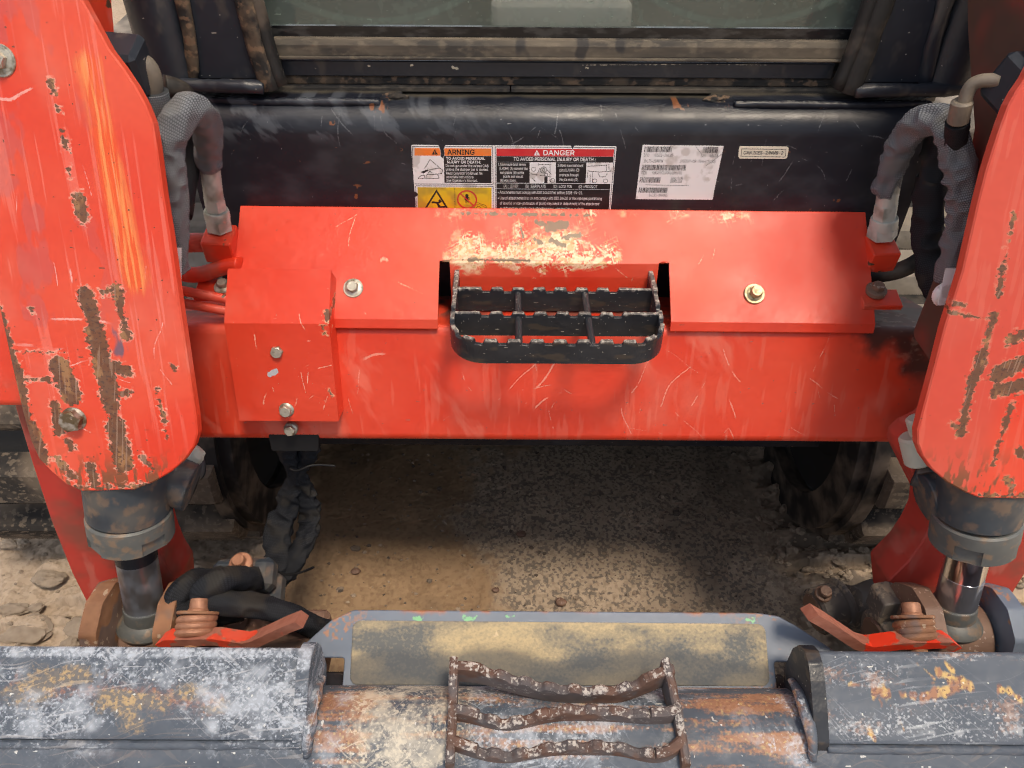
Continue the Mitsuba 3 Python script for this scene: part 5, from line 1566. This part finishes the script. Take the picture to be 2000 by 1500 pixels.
# right: sleeve arching over to the fitting
h4 = part('hydraulic_hose')
pth = [(0.4117, 0.875, 0.8069), (0.408, 0.87, 0.8375), (0.4066, 0.865, 0.8654), (0.4026, 0.85, 0.8912), (0.4049, 0.835, 0.9088), (0.4123, 0.82, 0.9179), (0.4228, 0.8, 0.9085), (0.4344, 0.785, 0.8812), (0.4467, 0.775, 0.8498), (0.4571, 0.77, 0.8145), (0.4572, 0.765, 0.7842), (0.4634, 0.76, 0.7527)]
add_tube('sleeve', tube(pth, [.0140, .0145, .015, .015, .0155, .016, .016, .016, .0155, .015, .015, .0145], 300, 34, .24, 60, 12), 'sleeve_grey', h4)
f0, f1, f2, f3 = np.array((0.4133, 0.874, 0.8224)), np.array((0.4195, 0.874, 0.7879)), np.array((0.4234, 0.874, 0.77)), np.array((0.4283, 0.874, 0.7427))
add('crimp', cyl(f0, f1, .0130, 32, .001), 'fitting_steel', h4)
add('nut', place(tm(m3.Manifold.hull_points(np.vstack([np.c_[.0148 * np.cos(np.arange(6) * np.pi / 3), .0148 * np.sin(np.arange(6) * np.pi / 3), np.full(6, z)] for z in (0, .020)]))), f1 - (f2 - f1) * .1, f3 - f1), 'fitting_steel', h4)
add('nut', place(cat([revolve([(0, 0), (.0160, 0), (.0168, .002), (.0172, .012), (.0160, .016), (0, .016)], 32),
                      tm(m3.Manifold.hull_points(np.vstack([np.c_[.0185 * np.cos(np.arange(6) * np.pi / 3 + .2), .0185 * np.sin(np.arange(6) * np.pi / 3 + .2), np.full(6, z)] for z in (.013, .027)])))]), f2, f3 - f2), 'fitting_steel', h4)
add('elbow_block', obox((0.4278, 0.865, 0.7212), (.036, .040, .036), frame((-.05, -.2, 1)), .002), 'red_plain', h4)
add('pipe', tube([(0.414, 0.855, 0.6974), (0.4409, 0.855, 0.6984), (0.4623, 0.855, 0.7057), (0.4835, 0.86, 0.7184), (0.503, 0.87, 0.7319)], .0110, 40, 18)[0], 'black_rubber', h4, smooth=True)
h5 = part('hydraulic_hose')
add_tube('sleeve', tube([(0.4421, 0.86, 0.8924), (0.447, 0.85, 0.8593), (0.448, 0.84, 0.8251), (0.4543, 0.83, 0.7896), (0.4615, 0.82, 0.7599), (0.4703, 0.8, 0.7317), (0.4835, 0.79, 0.7119)], [.017, .017, .018, .017, .018, .019, .02], 130, 22, .20, 45, 14), 'sleeve_black', h5)
add('cable_tie', place(revolve([(.0180, -.002), (.0192, -.002), (.0192, .002), (.0180, .002), (.0180, -.002)], 30), (0.4474, 0.842, 0.836), (.05, .1, 1)), 'black_plastic', h5)
h6 = part('hydraulic_hose')
add('pipe', tube([(0.4289, 0.76, 0.978), (0.4182, 0.77, 0.9752), (0.41, 0.775, 0.9695), (0.4078, 0.775, 0.9593), (0.4077, 0.775, 0.9489)], .0068, 40, 18)[0], 'old_pipe', h6, smooth=True)
add('crimp', cyl((0.4059, 0.775, 0.9536), (0.4115, 0.778, 0.9292), .0105, 28, .002), 'old_pipe', h6)
add_tube('sleeve', tube([(0.4118, 0.779, 0.9309), (0.4274, 0.79, 0.8965), (0.4474, 0.8, 0.8565)], .0115, 30, 18, .05, 40, 3), 'sleeve_black', h6)
add('elbow_block', obox((0.443, 0.755, 0.9748), (.034, .05, .05), frame((.2, -.3, 1), (1, .3, 0)), .006), 'cab_paint', h6)
add('bolt', hexbolt((0.4167, 0.82, 0.6951), (0, -.25, 1), .014, .010, .0125, .2, .013), 'brown_steel', h6)
add('bracket_foot', obox((0.4226, 0.815, 0.6834), (.05, .03, .008), frame((0, -.25, 1)), .001), 'red_plain', h6)
add('paper_tag', plate_solid(Polygon([(-.008, -.03), (.008, -.03), (.008, .012), (-.008, .012)]), (np.array((0.4175, 0.69, 0.7925)), np.array([1., 0, 0]), np.array([-.05, .25, .95]), np.array([0, -.97, .25])), .0006, 0), 'label_white', h6, smooth=False)
add('grommet', lump((0.4371, 0.72, 0.7535), (.012, .010), 44, 1.2, .2), 'label_white', h6, smooth=True)

# centre left: clamp bracket and two black sleeves hanging down to the coupler
h7 = part('hanging_hose')
cl = np.array((-0.3579, 0.742, 0.5075))
add('clamp', plate_solid(Polygon([(-.028, -.022), (.030, -.022), (.034, .012), (-.030, .012)]).buffer(.004), (cl + np.array([0, 0, -.004]), np.array([1., 0, 0]), np.array([0, .31, .95]), np.array([0, -.95, .31])), .012, .001), 'black_plastic', h7)
add('bolt', hexbolt((-0.3552, 0.735, 0.5209), (0, -.95, .31), .0130, .009, .0095, .2), 'zinc', h7)
add_tube('sleeve', tube([(-0.3742, 0.755, 0.4899), (-0.3798, 0.76, 0.4439), (-0.3802, 0.765, 0.3952), (-0.398, 0.76, 0.3431), (-0.4114, 0.735, 0.3124), (-0.4102, 0.7, 0.295), (-0.4081, 0.67, 0.2723)], [.016, .013, .010, .015, .018, .018, .018], 220, 28, .34, 60, 17, flat=.6), 'sleeve_black', h7)
add_tube('sleeve', tube([(-0.3396, 0.755, 0.4902), (-0.3515, 0.76, 0.4441), (-0.3707, 0.765, 0.4009), (-0.3689, 0.765, 0.3495), (-0.3661, 0.75, 0.3191), (-0.3712, 0.715, 0.3009), (-0.3875, 0.69, 0.2833), (-0.4034, 0.672, 0.267), (-0.418, 0.66, 0.2863)], [.013, .013, .010, .013, .017, .016, .016, .017, .015], 240, 28, .34, 60, 19, flat=.6), 'sleeve_black', h7)
add('cable_tie', tube([(-0.3754, 0.745, 0.4329), (-0.3606, 0.742, 0.433), (-0.348, 0.745, 0.4374), (-0.3323, 0.75, 0.4355), (-0.3121, 0.755, 0.4284)], .0018, 30, 8)[0], 'black_plastic', h7, smooth=True)
add('cable_tie', tube([(-0.3938, 0.65, 0.3192), (-0.3806, 0.65, 0.3107), (-0.3677, 0.655, 0.3064), (-0.3434, 0.66, 0.3146)], .0018, 30, 8)[0], 'black_plastic', h7, smooth=True)
# clamp block by the coupler with two more hoses
h8 = part('hose_clamp')
kb = np.array((-0.4247, 0.62, 0.3485))
add('block', obox(kb, (.085, .045, .034), frame((-.05, -.45, 1), (1, 0, .12)), .008), 'cylinder_paint', h8)
add('block', obox(kb + np.array([.012, .0, -.036]), (.070, .045, .030), frame((-.05, -.45, 1), (1, 0, .12)), .006), 'cylinder_paint', h8)
add('bolt', hexbolt(np.array((-0.4208, 0.615, 0.3844)), (-.03, -.25, 1), .0165, .013, .0155, .4), 'copper_bolt', h8)
h9 = part('hydraulic_hose')
add_tube('sleeve', tube([(-0.3914, 0.6, 0.3734), (-0.408, 0.58, 0.3969), (-0.4271, 0.56, 0.4163), (-0.4409, 0.55, 0.4086), (-0.4292, 0.545, 0.4027), (-0.3922, 0.545, 0.3941), (-0.3557, 0.545, 0.3808), (-0.3269, 0.545, 0.3577), (-0.2994, 0.55, 0.3258)], [.017, .018, .020, .019, .018, .0165, .0165, .017, .017], 190, 28, .16, 38, 23, flat=.8), 'sleeve_black', h9)
h10 = part('hydraulic_hose')
add_tube('sleeve', tube([(-0.4498, 0.62, 0.3565), (-0.4662, 0.59, 0.3787), (-0.4812, 0.565, 0.3918), (-0.4857, 0.555, 0.3872), (-0.471, 0.55, 0.3742), (-0.4421, 0.552, 0.3598), (-0.4089, 0.56, 0.3537)], [.015, .018, .020, .020, .019, .018, .015], 150, 28, .18, 38, 27, flat=.8), 'sleeve_black', h10)

# ------------------------------------------------------------------ clods and stones lying on the ground
clods = [((-0.9187, 0.7344, 0.02), (.042, .030), 'flat square slab of dried mud left of the loader arm', .25), ((-1.0506, 0.9265, 0.02), (.022, .010), 'small pale crust of mud beside the left track', .5),
         ((-1.0253, 0.9267, 0.02), (.014, .010), 'small round clod in front of the left track lug', .7), ((-0.9688, 0.7781, 0.02), (.028, .012), 'long thin flake of mud above the square slab, leftmost', .25),
         ((-0.9352, 0.8452, 0.02), (.030, .018), 'crumbly clod at the left foot of the red arm', .4), ((-0.8335, 0.7088, 0.02), (.016, .013), 'dark little clod right of the square mud slab', .6),
         ((-0.9277, 0.7805, 0.02), (.013, .009), 'tiny chip of mud above the big slab', .4), ((-0.8259, 0.7422, 0.02), (.026, .020), 'rough clod against the foot of the left arm', .4)]
for k, (c, r, lab, fl) in enumerate(clods):
    key = add('mud_clod', lump(c, r, 50 + k, fl, .55), 'soil_clod', None, smooth=35)
    labels[key] = {'label': lab, 'category': 'mud clod', 'group': 'mud clods on the ground left of the loader'}
stones = [((-0.0343, 0.9682, 0.008), .010, 'round rusty brown pebble in the shade under the beam'), ((0.0398, 0.8084, 0.008), .011, 'dark brown stone just above the coupler plate'), ((-0.0838, 0.8345, 0.008), .007, 'small reddish stone left of the dark brown stone'),
          ((-0.3567, 0.8757, 0.008), .009, 'flat brown stone right of the hanging hoses')]
for c, r, lab in stones:
    key = add('stone', lump(c, (r, r * .8), int(r * 9000), .5, .35), 'brown_steel', None, smooth=True)
    labels[key] = {'label': lab, 'category': 'stone'}
grit = []
gr = np.random.default_rng(17)
for k in range(2600):
    if k < 1100:
        x, y, r = gr.uniform(.70, 1.35), gr.uniform(.55, 1.35), gr.gamma(2.0, .0020) + .002
    elif k < 1900:
        x, y, r = -gr.uniform(.52, 1.3), gr.uniform(.45, 1.3), gr.gamma(2.0, .0009) + .0010
    else:
        x, y, r = gr.uniform(.47, .86), gr.uniform(.75, 1.3), gr.gamma(2.0, .0022) + .002
    s = trimesh.creation.icosphere(subdivisions=1)
    v = np.array(s.vertices) * (1 + (gr.random((42, 1)) - .5) * .5) * r * np.array([1, gr.uniform(.6, 1), gr.uniform(.4, .9)])
    z = float(ground_height(np.array([x]), np.array([y]))[0]) + .004
    grit.append(trimesh.Trimesh(v + [x, y, z + r * .2], s.faces, process=False))
scene['loose_soil'] = ply(trimesh.util.concatenate(grit), 'soil_clod', smooth=False)
labels['loose_soil'] = {'label': 'crumbs of loose dry soil scattered over the track marks', 'category': 'soil', 'kind': 'stuff'}

peb = []
for k in range(900):
    x, y, r = gr.uniform(-.42, .50), gr.uniform(.72, 1.5), gr.gamma(1.6, .0011) + .0010
    s = trimesh.creation.icosphere(subdivisions=1)
    v = np.array(s.vertices) * (1 + (gr.random((42, 1)) - .5) * .6) * r * np.array([1, gr.uniform(.6, 1), gr.uniform(.5, .8)])
    z = float(ground_height(np.array([x]), np.array([y]))[0]) + .004
    peb.append(trimesh.Trimesh(v + [x, y, z + r * .3], s.faces, process=False))
scene['gravel'] = ply(trimesh.util.concatenate(peb), 'pebble', smooth=False)
labels['gravel'] = {'label': 'fine grit strewn on the ground under the cross beam', 'category': 'gravel', 'kind': 'stuff'}
